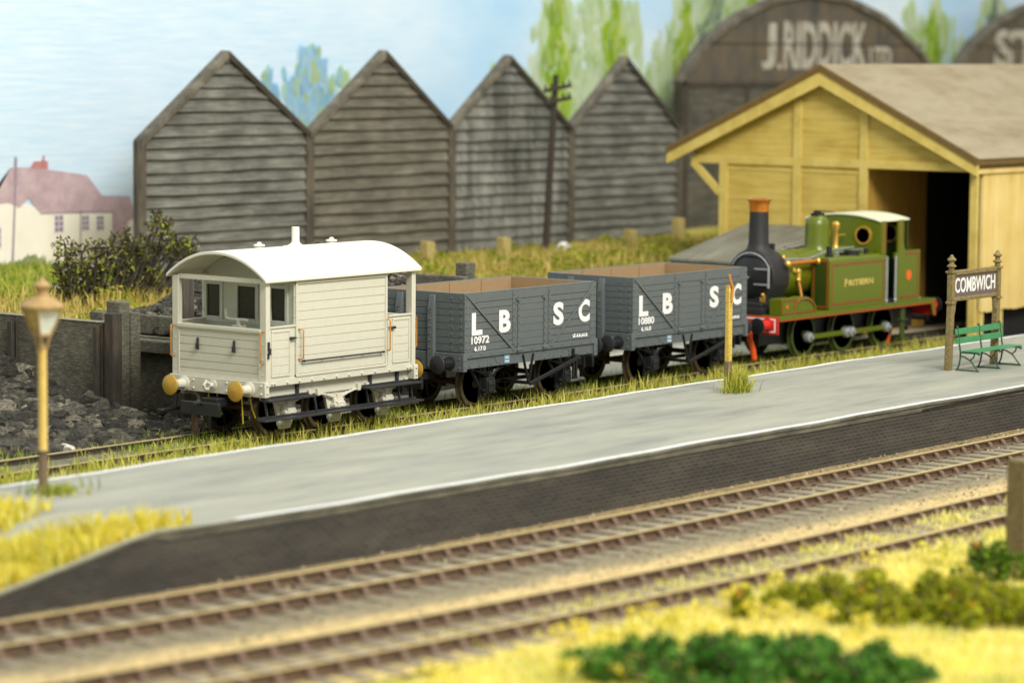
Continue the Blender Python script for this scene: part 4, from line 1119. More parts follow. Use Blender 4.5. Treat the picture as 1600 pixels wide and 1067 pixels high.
def hook_post():
    T = thing('hook_post', 'short yellow and brown post with a rusty copper hook, growing from a grass tuft', 'post', (1.85, -6.66, PZT))
    m = MB().prism([(-.07, .62), (.07, .62), (.05, 2.19), (-.075, 2.19)], -.055, .055, 'y'); m.build('post', 'post_yellow', T, bev=.02)
    m = MB().prism([(-.068, -.05), (.068, -.05), (.074, .625), (-.074, .625)], -.06, .06, 'y'); m.build('post_foot', 'post_brown', T, bev=.02)
    MB().tube([(-.02, -.07, 1.86), (-.02, -.085, 2.0), (.0, -.085, 2.15), (-.06, -.085, 2.24), (-.12, -.09, 2.32), (-.14, -.09, 2.42)], .03, 8).build('hook', 'copper', T)
    MB().box((-.05, -.066, 1.80), (.03, -.05, 2.1)).build('hook_plate', 'post_yellow', T)
hook_post()
def lamp():
    T = thing('street_lamp', 'gas style platform lamp with four sided glass lantern on a tan post', 'street lamp', (-17.07, -6.35, PZT))
    MB().lathe([(.11, -.05), (.11, .1), (.076, .14), (.072, .62), (.09, .64), (.09, .68)], n=14).build('post_foot', 'post_brown', T)
    MB().lathe([(.076, .66), (.069, .72), (.066, 2.2), (.075, 2.25), (.001, 2.25)], n=14).build('post', 'lamp_yellow', T)
    m = MB().lathe([(.06, 2.2), (.055, 2.32), (.001, 2.34)], n=8)
    for k in range(4):
        a = PI/4 + k*PI/2; c, s = math.cos(a), math.sin(a)
        m.bar((c*.07, s*.07, 2.22), (c*.17, s*.17, 2.50), .035, .035)
    m.build('cradle', 'lamp_tan', T)
    L = MB().cbox((0, 0, 2.49), (.28, .28, .05)).cbox((0, 0, 2.90), (.60, .60, .05))
    for k in range(4):
        a = PI/4 + k*PI/2; c, s = math.cos(a)*1.414, math.sin(a)*1.414
        L.bar((c*.13, s*.13, 2.49), (c*.28, s*.28, 2.90), .04, .04)
    la = L.build('lantern_frame', 'lamp_tan', T, bev=.008)
    for k in range(4):
        R = Matrix.Rotation(k*PI/2, 4, 'Z')
        vs = [R @ Vector(p) for p in ((-.115, -.12, 2.51), (.115, -.12, 2.51), (.26, -.265, 2.88), (-.26, -.265, 2.88))]
        n = [v*.97 for v in vs]; n = [Vector((v.x*.96, v.y*.96, w.z)) for v, w in zip(vs, vs)]
        m = MB().add(vs+n, [(0, 1, 2, 3), (7, 6, 5, 4), (0, 4, 5, 1), (1, 5, 6, 2), (2, 6, 7, 3), (3, 7, 4, 0)])
        m.build('pane', 'lamp_glass' if k in (0, 2) else 'lamp_glass_amber', la, smooth=0)
    m = MB().lathe([(.43, 2.91), (.43, 2.95), (.26, 3.04), (.15, 3.08), (.12, 3.10), (.115, 3.20), (.17, 3.22), (.18, 3.26), (.12, 3.30), (.05, 3.33), (.03, 3.38), (.001, 3.40)], n=16)
    m.build('lamp_cap', 'lamp_tan', T)
    for ch in T.children:
        if ch.name.split('.')[0] in ('cradle', 'lantern_frame', 'lamp_cap'): ch.scale = (.80, .80, 1)
    T.rotation_euler = (0, 0, -.20)
lamp()
def corner_post():
    T = MB().box((-.2, -.17, -.1), (.2, .17, 1.62)).build('wooden_post', 'olive_timber', None, bev=.03, loc=(-8.42, -18.86, -.15))
    tag(T, 'thick olive brown wooden post standing in the foreground grass at the right edge', 'post')
corner_post()
# ------------------------------------------------------------------ row of weatherboarded sheds
def shed(i, x0, xr, x1, ze0, zr, ze1, label, mat):
    """one low gable fronted shed; the post between two sheds belongs to the left one"""
    Y = 16.; zb = 1.0
    T = thing('boarded_shed', label, 'shed', (0, 0, 0), 'row of weatherboarded sheds')
    rr = random.Random(30+i)
    def left(z): return x0 if z <= ze0 else x0 + (xr-x0)*(z-ze0)/(zr-ze0)
    def right(z): return x1 if z <= ze1 else x1 + (xr-x1)*(z-ze1)/(zr-ze1)
    m = MB(); z = zb; tilt = 0
    while z < zr-.15:
        h = .335*rr.uniform(.88, 1.1); z2 = min(z+h, zr-.02)
        tilt = .04*rr.uniform(-1, 1)
        n = 7; vs = []
        a0, a1, b0, b1 = left(z)+.16, right(z)-.16, left(z2)+.16, right(z2)-.16
        if b1 <= b0+.05: b0 = b1 = (b0+b1)/2; b1 += .02
        sag = [rr.uniform(-.018, .018) for _ in range(n)]
        for k in range(n):
            t = k/(n-1); xa, xb = a0+(a1-a0)*t, b0+(b1-b0)*t
            s = sag[k]+tilt*(t-.5)
            out = .125+rr.uniform(-.02, .015)
            vs += [(xa, Y-out, z+s), (xb, Y-.0, z2+s+.03), (xa, Y+.03, z+s+.035)]
        fs = []
        for k in range(n-1):
            o = 3*k; fs += [(o, o+3, o+4, o+1), (o+2, o+5, o+3, o)]
        m.add(vs, fs); z = z2
    m.prism([(x0+.1, zb), (x1-.1, zb), (x1-.1, ze1), (xr, zr-.05), (x0+.1, ze0)], Y+.02, Y+.12, 'y')
    m.build('boarding', mat, T, smooth=0)
    # barge boards: front face plus the roof edge running back
    for (xa, za), (xb, zb2), mt in (((x0-.02, ze0-.02), (xr, zr), 'barge_board'), ((x1+.02, ze1-.02), (xr, zr), 'barge_dark')):  # left slope lit, right slope shaded, both put into the board colour
        d = Vector((xb-xa, 0, zb2-za)).normalized(); nn = Vector((-d.z, 0, d.x)) if xa < xb else Vector((d.z, 0, -d.x))
        if nn.z < 0: nn = -nn
        q = []
        for p in ((xa, za), (xb, zb2)): q.append((p[0]+nn.x*.07, p[1]+nn.z*.07))
        apex = (xr, zr+.10)
        w = .20
        poly = [(xa, za+.08), apex, (xr, zr-.12), (xa, za-.13)]
        MB().prism(poly, Y-.16, Y-.02, 'y').build('barge_board', mt, T, bev=.015)
        poly = [(xa, za+.08), apex, (xr, zr+.01), (xa, za-.0)]
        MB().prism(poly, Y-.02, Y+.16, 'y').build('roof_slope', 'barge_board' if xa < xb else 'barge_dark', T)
    for x in ([x0, x1] if i == 3 else [x0]):
        MB().box((x-.16, Y-.15, zb-.3), (x+.16, Y+.05, (ze0 if x == x0 else ze1)+.03)).build('corner_post', 'post_weathered', T, bev=.02)
    return T
SX = [7.75, 14.5, 20.93, 26.95, 33.0]; SR = [11.12, 17.81, 23.75, 29.9]; SZ = [5.12, 5.22, 5.32, 5.18, 5.08]; SRZ = [7.46, 7.5, 7.38, 7.36]
SL = ['grey weatherboarded shed, leftmost of the row, behind the dark bush', 'brown tinted weatherboarded shed behind the white van, second from the left in the row',
      'streaky grey weatherboarded shed behind the telegraph pole, third in the row', 'grey weatherboarded shed nearest the arched warehouse, last on the right of the row']
for i in range(4):
    shed(i, SX[i], SR[i], SX[i+1], SZ[i], SRZ[i], SZ[i+1], SL[i], ['clapboard', 'clapboard_brown', 'clapboard_blotched', 'clapboard'][i])

# ------------------------------------------------------------------ arched warehouses
ARCH = [(0, 6.55), (.55, 7.12), (1.75, 8.09), (3.75, 8.95), (5.85, 9.53), (8.1, 9.78), (10.7, 9.61), (13.5, 8.94), (15.95, 7.83), (17.05, 7.14), (17.75, 6.55)]
def warehouse(x, label, words):
    Y = 18.
    T = thing('arched_warehouse', label, 'warehouse', (x, Y, 0), 'arched warehouses along the back')
    MB().prism([(0, 6.5)] + ARCH[1:-1] + [(17.75, 6.5)], -.02, .4, 'y').build('gable', 'iron_sheet', T, smooth=0)
    m = MB()
    for k in range(17):
        m.box((.05, -.05, .9+k*.33), (17.7, .3, .9+k*.33+.322))
    m.build('wall', 'warehouse_boards', T, smooth=0)
    m = MB()
    o = [(a, b+.10) for a, b in ARCH]; i2 = [(a, b-.16) for a, b in ARCH]
    for k in range(len(o)-1): m.prism([o[k], o[k+1], i2[k+1], i2[k]], -.14, .16, 'y')
    m.build('arched_roof_edge', 'barge_board', T, smooth=50)
    for xa, xb in ((-.1, .3), (17.4, 17.75)): MB().box((xa, -.14, .8), (xb, .2, 6.6)).build('corner_post', 'barge_dark', T)
    m = MB().box((.0, -.10, 6.38), (17.75, .0, 6.56)); m.build('eaves_beam', 'barge_dark', T)
    m = MB()
    for zz in (7.9,): m.box((1.2, -.035, zz-.03), (16.6, -.01, zz+.03))
    for xx in (4.6, 9.0, 13.2): m.box((xx-.02, -.034, 6.55), (xx+.02, -.012, 8.8))
    m.build('sheet_joint', 'rust_post', T)
    m = MB().box((4.0, -.08, 1.5), (4.25, -.04, 6.4)); m.build('wall_post', 'barge_dark', T)
    for w, a, b, z0, z1 in words:
        lettering('painted_letters', w, a, b, z0, z1, -.03, 'faded_lettering', T, .035, th=.006)
warehouse(36.06, 'arched warehouse front with faded white lettering J.RIDDICK LTD', [('J', 5.05, 6.0, 7.0, 8.65), ('.', 6.12, 6.34, 7.0, 7.22), ('RIDDICK', 6.5, 12.3, 7.0, 8.75), ('LTD', 12.5, 14.1, 7.05, 7.85)])
warehouse(54.9, 'arched warehouse front with faded lettering ST, at the far right behind the goods shed roof', [('ST', 3.35, 7.2, 7.0, 8.6)])

# ------------------------------------------------------------------ goods shed
def goods_shed():
    T = thing('goods_shed', 'yellow timber goods shed with low pitched felt roof and dark track opening', 'goods shed', (22., 0, 0))
    YE, FR = 'goods_yellow', 'goods_frame'
    X1 = 20.           # length away along the line
    yR, yL, yM, yN = -1.27, 6.88, 2.28, 4.43
    apex = (3.53, 7.06); eL = (8.62, 4.68); eR = (-1.45, 4.62)
    def rake(y): return apex[1] + (eL[1]-apex[1])*(y-apex[0])/(eL[0]-apex[0]) if y > apex[0] else apex[1] + (eR[1]-apex[1])*(y-apex[0])/(eR[0]-apex[0])
    # gable boarding
    m = MB().prism([(yM, .0), (yL, .0), (yL, 4.6), (7.9, 4.6), (7.9, rake(7.9)-.2), (apex[0], apex[1]-.15), (-1.2, rake(-1.2)-.2), (-1.2, 4.6), (yM, 4.6)], .09, .14, 'x')
    z = 0.; rb_ = random.Random(8)
    def lim(z):
        if z < 4.6: return yM, yL
        t = (apex[1]-z-.2)/(apex[1]-4.7); return max(-1.2, apex[0]-4.98*t), min(7.9, apex[0]+5.09*t)
    while z < apex[1]-.45:
        h = .175; (a0, b0), (a1, b1) = lim(z+.001), lim(z+h-.004)
        o = .062+rb_.uniform(-.002, .003)
        m.prism([(a0, z), (b0, z), (b1, z+h-.004), (a1, z+h-.004)], o, .10, 'x'); z += h
    m.build('gable_wall', YE, T, smooth=0)
    m = MB()
    for y0, y1, z0, z1 in ((yL-.14, yL+.14, 0, 4.5), (yN-.13, yN+.13, 0, rake(yN)-.3), (yM-.13, yM+.13, 0, rake(yM)-.3), (yR-.02, yR+.22, 0, 4.5)):
        m.box((0.0, y0, z0), (.10, y1, z1))
    m.box((.005, -1.25, 4.47), (.11, 8.0, 4.70))
    for a, b in ((yM+.13, yN-.13), (yN+.13, yL-.14)): m.box((.035, a, 4.30), (.09, b, 4.36))
    m.build('gable_frame', FR, T, bev=.012, smooth=0)
    MB().bar((.05, 7.95, 4.5), (.05, 6.98, 3.62), .12, .2).build('eaves_bracket', FR, T, bev=.01)
    for (ye, ze) in (eL, eR):
        d = (apex[0]-ye, apex[1]-ze)
        poly = [(ye, ze+.06), (apex[0], apex[1]+.06), (apex[0], apex[1]-.34), (ye, ze-.26)]
        MB().prism(poly, -.32, -.24, 'x').build('barge_board', FR, T, bev=.01)
        poly = [(ye, ze+.22), (apex[0], apex[1]+.24), (apex[0], apex[1]+.05), (ye, ze+.05)]
        MB().prism(poly, -.36, X1, 'x').build('roof', 'roof_edge_brown', T)
        s = -1 if ye < apex[0] else 1
        poly = [(ye+s*.03, ze+.235), (apex[0], apex[1]+.26), (apex[0], apex[1]+.232), (ye+s*.03, ze+.212)]
        MB().prism(poly, -.30, X1, 'x').build('roof_felt', 'roof_felt', T, smooth=0)
    # near side: boarded wall above an open foot, fascia, posts
    MB().box((.30, yR-.02, .72), (X1, yR+.06, 4.42)).build('side_wall', 'goods_cream_lit', T)
    m = MB()
    for k in range(64): m.box((.31+k*.3, yR-.035, .70+.02*math.sin(k*5.)), (.31+k*.3+.288, yR-.0, 4.40))
    m.build('side_board', 'goods_cream_lit', T, smooth=0)
    MB().box((-.2, yR-.10, 4.43), (X1, yR-.02, 4.56)).build('fascia', 'goods_cream_lit', T, bev=.01)
    MB().box((-.2, yR-.12, 4.58), (X1, yR+.1, 4.72)).build('gutter', 'roof_edge_brown', T)
    for x in (.42, 1.5, 4.2, 7., 10., 13., 16.): MB().box((x-.1, yR-.0, -.1), (x+.1, yR+.2, .75)).build('side_post', FR, T)
    MB().box((.2, yR+.3, -.2), (X1, yR+.36, .9)).build('foot_shade', 'shed_shade', T)  # black sheet behind the open foot, painting the shade of the gap
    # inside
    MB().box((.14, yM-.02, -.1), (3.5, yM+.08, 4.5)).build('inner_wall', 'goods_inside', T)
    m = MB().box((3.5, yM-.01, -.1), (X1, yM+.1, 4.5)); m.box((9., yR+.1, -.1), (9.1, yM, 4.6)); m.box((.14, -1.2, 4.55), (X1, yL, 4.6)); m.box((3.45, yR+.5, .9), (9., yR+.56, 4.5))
    m.build('dark_interior', 'shed_shade', T)  # near-black panels added to keep the doorway dark, shade put into their colour
    MB().box((.2, yL-.1, -.1), (X1, yL, 4.6)).build('far_wall', YE, T)
goods_shed()
def dock():
    T = thing('loading_ramp', 'low sloping grey planked loading ramp against the yellow goods shed', 'ramp', (18., 0, 0))
    m = MB()
    for k in range(8):
        y0 = 1.85 + k*.52; y1 = y0+.515
        o = .006*math.sin(k*9.)
        m.prism([(0, 1.95+o), (3.98, 2.74+o), (3.98, 2.82+o), (0, 2.03+o)], y0, y1, 'y')
    m.build('planking', 'dock_planks', T, bev=.01, smooth=0)
    MB().prism([(.05, 0), (3.9, 0), (3.9, 2.72), (.05, 1.94)], 1.9, 5.95, 'y').build('ramp_side', 'sleeper_dark', T)
dock()

# ------------------------------------------------------------------ telegraph pole and stumps
T = thing('telegraph_pole', 'dark telegraph pole with two crossarms in front of the weatherboarded sheds', 'telegraph pole', (21.8, 13., 1.4))
MB().cyl((-.05, 0, 0), (.42, 0, 5.5), .11, .085, 10).build('pole', 'telegraph_brown', T)
for z in (4.78, 5.14):
    c = MB().bar((-.33, -.16, z-.10), (1.07, -.06, z+.05), .09, .10).build('crossarm', 'telegraph_brown', T)
    for t in (.0, .25, .75, 1.):
        x = -.3+1.34*t; MB().lathe([(.015, 0), (.03, .03), (.032, .09), (.02, .11), (.001, .12)], (x, -.14+.1*t, z-.05+.14*t), 'z', 8).build('insulator', 'telegraph_brown', c)
STL = ['short tan wooden stump, leftmost in the grass before the second shed', 'short tan wooden stump in the grass before the streaky third shed', 'short tan wooden stump in the grass before the last shed', 'tallest tan wooden stump, standing in the grass by the arched warehouse corner']
for (x, h), l in zip(((16.23, .78), (19.75, .74), (26.13, .70), (28.74, .95)), STL):
    o = MB().prism([(-.19, -.2), (.19, -.2), (.17, h), (-.16, h+.03)], -.15, .15, 'y').build('wooden_stump', 'stump_tan', None, bev=.03, loc=(x, 13., 1.45))
    tag(o, l, 'stump', 'wooden stumps along the grass bank')
o = MB().sphere((0, 0, .24), .25, 12, 8, (1, 1, .95)).build('white_ball', 'white_ball', None, loc=(22.55, 12.9, 1.47)); tag(o, 'small round white ball lying in the grass below the telegraph pole', 'ball')

# ------------------------------------------------------------------ coal yard
ICO = None
def lump(rr, c, r, sub=1):
    """one irregular knobbly lump"""
    global ICO
    if ICO is None:
        ICO = []
        for k in (1, 2):
            bm = bmesh.new(); bmesh.ops.create_icosphere(bm, subdivisions=k, radius=1)
            bm.verts.ensure_lookup_table(); ICO.append(([tuple(v.co) for v in bm.verts], [tuple(v.index for v in f.verts) for f in bm.faces])); bm.free()
    vs, fs = ICO[sub]
    sx, sy, sz = rr.uniform(.7, 1.3), rr.uniform(.7, 1.3), rr.uniform(.55, .95)
    a = rr.uniform(0, 6.3); ca, sa = math.cos(a), math.sin(a)
    ph = [rr.uniform(0, 6.3) for _ in range(4)]; out = []
    for x, y, z in vs:
        k = r*(1+.22*math.sin(3.1*x+ph[0])*math.sin(3.7*y+ph[1])+.18*math.sin(4.3*z+ph[2]+x*2)+rr.uniform(-.14, .14))
        x, y, z = x*k*sx, y*k*sy, z*k*sz
        out.append((c[0]+x*ca-y*sa, c[1]+x*sa+y*ca, c[2]+z))
    return out, fs
def heap(name, label, hf, xr, yr, n, rs, seed, mat='coal'):
    rr = random.Random(seed); m = MB()
    for _ in range(n):
        x, y = rr.uniform(*xr), rr.uniform(*yr); h = hf(x, y)
        if h is None: continue
        r = rr.choice(rs)*rr.uniform(.6, 1.2)
        m.add(*lump(rr, (x, y, h+r*.15), r, 1 if r > .09 else 0))
    xs = np.linspace(*xr, 46); ys = np.linspace(*yr, 36); vs = []
    for x in xs:
        for y in ys:
            h = hf(x, y); vs.append((x, y, -.3 if h is None else h-.02))
    k = len(ys); m.add(vs, [(i*k+j, (i+1)*k+j, (i+1)*k+j+1, i*k+j+1) for i in range(len(xs)-1) for j in range(k-1)])
    o = m.build(name, mat, smooth=0); tag(o, label, 'coal', kind='stuff')
def h1(x, y):       # loose coal against the sleeper wall
    d = -5.75-x
    if d < -.35: return None
    e = max(0., min(1., (y-2.2)/4.2))
    z = -.14 + 1.05*e*max(0., 1-d/5.2)**1.1 + .12*math.sin(x*2.1+y)*e + .06*math.sin(5.3*x+2*y)
    if y < 1.25: return -.15
    return z
heap('coal_heap', 'heap of loose black coal lumps spilling from the sleeper wall to the siding', h1, (-14.5, -5.75), (1.15, 9.), 15000, (.03, .04, .05, .06, .08, .1, .13, .17, .22), 5)
def h2(x, y):
    e = min((x+3.1)/4.2, (4.3-x)/1.5, (y-2.6)/1.2, (6.-y)/1.2)
    if e < -.1: return None
    return 1.62 + 1.35*min(1., max(0., e))**.8 + .1*math.sin(3*x+y*2)
heap('stacked_coal', 'coal piled on top of the timber coal stage beside the white van', h2, (-3.2, 4.3), (2.7, 5.9), 4500, (.06, .08, .1, .13, .17), 6)
def h3(x, y):
    return -.13 + .05*math.sin(x*3+y*5)*math.sin(2*x)
heap('coal_rubble', 'scattered coal rubble on the ground between siding and coal stage', h3, (-5.9, -3.55), (1.3, 6.5), 2600, (.035, .05, .07, .11), 7)
def sleeper_wall():
    T = thing('sleeper_wall', 'wall of old black railway sleepers holding back the coal heap', 'wall', (-5.68, 0, 0))
    zz = [-.1, .42, .93, 1.46, 1.97]
    rr = random.Random(3)
    m = MB()
    for y0, y1 in ((3.7, 6.35), (6.37, 9.6), (9.62, 12.5)):
        for a, b in zip(zz, zz[1:]):
            o = rr.uniform(-.02, .02); m.box((-.06+o*.3, y0, a+.0015), (.16+o*.3, y1, b-.0015))
    m.build('sleepers', 'sleeper_dark', T, bev=.008)
    MB().box((-.07, 3.7, 1.975), (.17, 12.5, 2.0)).build('top_edge', 'sleeper_edge', T, bev=.01)
    for y, h in ((3.82, 1.95), (6.36, 1.9)):
        m = MB().box((-.11, y-.085, -.1), (-.065, y+.085, h)).box((-.21, y-.025, -.1), (-.10, y+.025, h-.02)).box((-.23, y-.06, -.1), (-.19, y+.06, h-.03))
        m.build('rail_post', 'rust_post', T, bev=.01)
    MB().box((-.12, 3.40, -.1), (.16, 3.66, 2.2)).build('end_post', 'rust_post', T, bev=.03)
    MB().box((.30, 3.62, -.1), (.6, 4.02, 2.40)).build('back_post', 'sleeper_dark', T, bev=.03)
    MB().box((.62, 3.60, -.1), (.9, 3.92, 2.16)).build('back_post', 'sleeper_dark', T, bev=.03)
    return T
sleeper_wall()
def coal_stage():
    T = thing('coal_stage', 'raised timber coal stage of dark sleepers behind the white van', 'coal stage', (0, 0, 0))
    m = MB().box((-3.55, 2.5, -.2), (-3.4, 6.2, 1.5)).box((4.5, 2.5, -.2), (4.65, 6., 1.6)).box((-3.4, 2.5, -.2), (4.5, 2.65, 1.62)).box((-3.4, 6., -.2), (4.5, 6.15, 1.75))
    m.build('retaining_wall', 'sleeper_dark', T, bev=.02)
    m = MB().box((-3.85, 2.45, 1.18), (-3.5, 6.4, 1.45)); m.build('edge_beam', 'sleeper_dark', T, bev=.03)
    m = MB().box((-3.3, 2.5, 1.5), (-3.12, 6.2, 1.92)); m.build('top_board', 'sleeper_dark', T, bev=.03)
    MB().box((4.55, 2.4, 2.08), (4.75, 5.6, 2.44)).build('end_beam', 'sleeper_dark', T, bev=.03)
    MB().box((4.5, 2.2, 1.5), (4.7, 5.8, 2.06)).build('end_boards', 'sleeper_dark', T, bev=.02)
    for x, y, h, w, mt in ((-4.12, 3.0, 3.2, .32, 'post_weathered'), (5.15, 2.85, 2.72, .34, 'sleeper_dark'), (5.6, 3.2, 2.58, .3, 'rust_post'), (3.1, 4.1, 2.66, .22, 'rust_post'), (-3.9, 5.6, 2.0, .4, 'sleeper_dark')):
        MB().box((x-w/2, y-w/2, -.2), (x+w/2, y+w/2, h)).build('upright_post', mt, T, bev=.03)
coal_stage()
o = MB().add(*lump(random.Random(9), (0, 0, .08), .16)).build('white_stone', 'white_stone', None, loc=(-9.42, 1.02, -.1)); tag(o, 'small pale stone lying beside the siding rail below the coal heap', 'stone')

# ------------------------------------------------------------------ painted backdrop
def backdrop():
    o = MB().box((-40, 20., -1), (90, 20.15, 22)).build('sky_backdrop', 'painted_sky', None, smooth=0)
    tag(o, kind='structure')
    YB = 19.985
    # cottage painted on the board
    T = thing('painted_cottage', 'white cottage with pink roof painted on the sky backdrop at the left', 'painted cottage', (0, YB, 0))
    def flat(name, polys, mat, par, t):
        m = MB()
        for q in polys: m.prism(q, -t-.004, -t, 'y')
        return m.build(name, mat, par, smooth=0)
    wall = flat('wall', [[(3.4, .6), (10.74, .6), (10.74, 3.1), (7.93, 3.2), (7.0, 3.5), (6.0, 3.3), (5.4, 2.4), (5.0, .6)]], 'paint_wall', T, 0)
    roof = flat('roof', [[(6.0, 3.35), (6.9, 4.36), (7.7, 4.34), (9.75, 4.07), (10.82, 3.02), (7.9, 3.12), (7.55, 3.5), (7.2, 3.25), (6.8, 3.4)], [(4.6, 2.2), (5.6, 2.4), (6.0, 3.35), (6.9, 4.36), (6.42, 3.72)]], 'paint_roof', T, .006)
    flat('chimney', [[(7.62, 4.32), (7.75, 4.5), (8.27, 4.5), (8.27, 4.26)], [(8.05, 4.48), (8.1, 4.66), (8.16, 4.64), (8.13, 4.48)]], 'paint_brick', roof, .007)
    for a, b, c, d in ((8.52, 8.82, 2.52, 3.0), (9.57, 9.81, 2.53, 2.95), (10.14, 10.38, 2.51, 2.92), (6.36, 6.5, 2.2, 2.75)):
        w = flat('window', [[(a-.04, c-.04), (b+.04, c-.04), (b+.04, d+.04), (a-.04, d+.04)]], 'paint_frame', wall, .006)
        mid = (a+b)/2; hz = (d-c)/3
        flat('pane', [[(u, c+k*hz+.015), (v, c+k*hz+.015), (v, c+(k+1)*hz-.015), (u, c+(k+1)*hz-.015)] for u, v in ((a, mid-.02), (mid+.02, b)) for k in range(3)], 'paint_window', w, .012)
    flat('drainpipe', [[(6.86, 1.3), (6.94, 1.3), (7.12, 4.6), (7.04, 4.66), (7.0, 3.4)], [(9.46, 1.7), (9.5, 1.7), (9.53, 3.1), (9.49, 3.1)], [(7.95, 3.1), (10.75, 3.03), (10.75, 3.0), (7.95, 3.06)]], 'paint_gutter', T, .016)
    T = thing('painted_barn', 'pink painted barn roof on the backdrop between the cottage and first shed', 'painted barn', (0, YB, 0))
    flat('roof', [[(10.3, 3.48), (11.45, 3.43), (11.75, 2.6), (11.4, 2.0), (10.76, 1.7), (10.76, 3.1)]], 'paint_roof', T, -.003)
    flat('wall', [[(11.3, .8), (11.9, .8), (11.9, 2.9), (11.35, 2.7)]], 'paint_wall', T, -.001)
    # trees brushed on the board
    def tree(x, w, z0, z1, mat, label, n, seed, cat='painted tree', core=True):
        rr = random.Random(seed); m = MB(); t = 0
        n = int(n*1.7)
        wash = MB()
        if mat in ('paint_poplar', 'paint_greygreen'):
            for k in range(n):
                u = rr.random(); zc = z0+(z1-z0)*u*1.02; xx = x+rr.gauss(0, w*.55*(1.1-u*.5)); hh = rr.uniform(.25, .7); ww = hh*rr.uniform(.3, .5); yv = YB+.012-.00003*k
                wash.v += [(xx+math.cos(j*PI/4)*ww, yv, zc+math.sin(j*PI/4)*hh) for j in range(8)]; wash.f.append(tuple(range(len(wash.v)-8, len(wash.v))))
        for k in range(n):
            u = rr.random(); z = z0+(z1-z0)*u
            half = w*.85*(1.05-u**2.2*.8)*(.7+.3*math.sin(u*17+seed))
            xx = x + rr.gauss(0, half*.5); hh = rr.uniform(.12, .5)*(1-.4*u); ww = hh*rr.uniform(.22, .5)
            a = rr.gauss(0, .16); ca, sa = math.cos(a), math.sin(a)
            t += .0006/ max(1, n/60)
            q = []
            for j in range(8):
                px, pz = math.cos(j*PI/4)*ww, math.sin(j*PI/4)*hh
                q.append((xx+px*ca-pz*sa, YB - .002 - t - .0008*rr.random(), z+px*sa+pz*ca))
            yv = q[0][1]; q = [(p[0], yv, p[2]) for p in q]
            o = len(m.v); m.v += q; m.f.append(tuple(range(o, o+8)))
        ob = m.build('painted_tree', mat, None, smooth=0); tag(ob, label, cat, 'trees painted on the backdrop')
        if wash.v: wash.build('pale_wash', 'paint_poplar_pale', ob, smooth=0)
    P = [(17.2, 1.2, 4.9, 6.9, 'paint_bluegreen', 'small pale blue green tree painted left of the notch between the first two sheds', 90),
         (19.3, 2.6, 4.9, 7.6, 'paint_bluegreen', 'broad blue tree with green edges painted above the notch between the first two sheds', 230),
         (29.2, 1.2, 4.9, 6.6, 'paint_poplar', 'lowest lime green poplar, painted just left of the telegraph pole', 60),
         (31.6, 1.5, 4.9, 9.4, 'paint_poplar', 'lime poplar painted behind the telegraph pole', 130),
         (33.4, 1.6, 4.9, 9.8, 'paint_poplar_pale', 'pale washed out poplar painted between the telegraph pole and last shed ridge', 150),
         (34.9, 1.5, 4.9, 9.2, 'paint_poplar', 'lime poplar painted directly left of the last shed ridge', 130),
         (37.4, 1.3, 4.5, 7.9, 'paint_poplar_pale', 'short pale poplar painted right of the last shed ridge', 90),
         (39.3, 1.5, 4.5, 9.4, 'paint_poplar', 'tall lime poplar painted left of the arched warehouse edge', 150),
         (41.1, 1.7, 4.5, 10.3, 'paint_greygreen', 'dull grey green tree painted directly above the left slope of the arched warehouse', 150),
         (43.5, 1.5, 6., 10.6, 'paint_poplar', 'lime poplar top painted behind the left shoulder of the arched warehouse', 80),
         (55.1, 1.4, 6.4, 9.6, 'paint_poplar_pale', 'pale poplar painted against the right slope of the arched warehouse', 80),
         (56.8, 1.5, 6.4, 9.2, 'paint_poplar', 'lime poplar painted right of the first arched warehouse', 80),
         (59.2, 1.1, 6.4, 8.2, 'paint_poplar_pale', 'smallest pale poplar painted in the gap between both arched warehouses', 60),
         (61.9, 1.5, 6.4, 10., 'paint_greygreen', 'grey green tree painted above the left slope of the second arched warehouse', 80)]
    for i, (x, w, z0, z1, mt, lb, n) in enumerate(P): tree(x, w, z0, z1, mt, lb, n, 40+i)
    tree(7.6, 2.6, .9, 1.75, 'paint_lilac', 'lilac shrub painted along the foot of the white cottage wall', 200, 77, 'painted shrub')
backdrop()
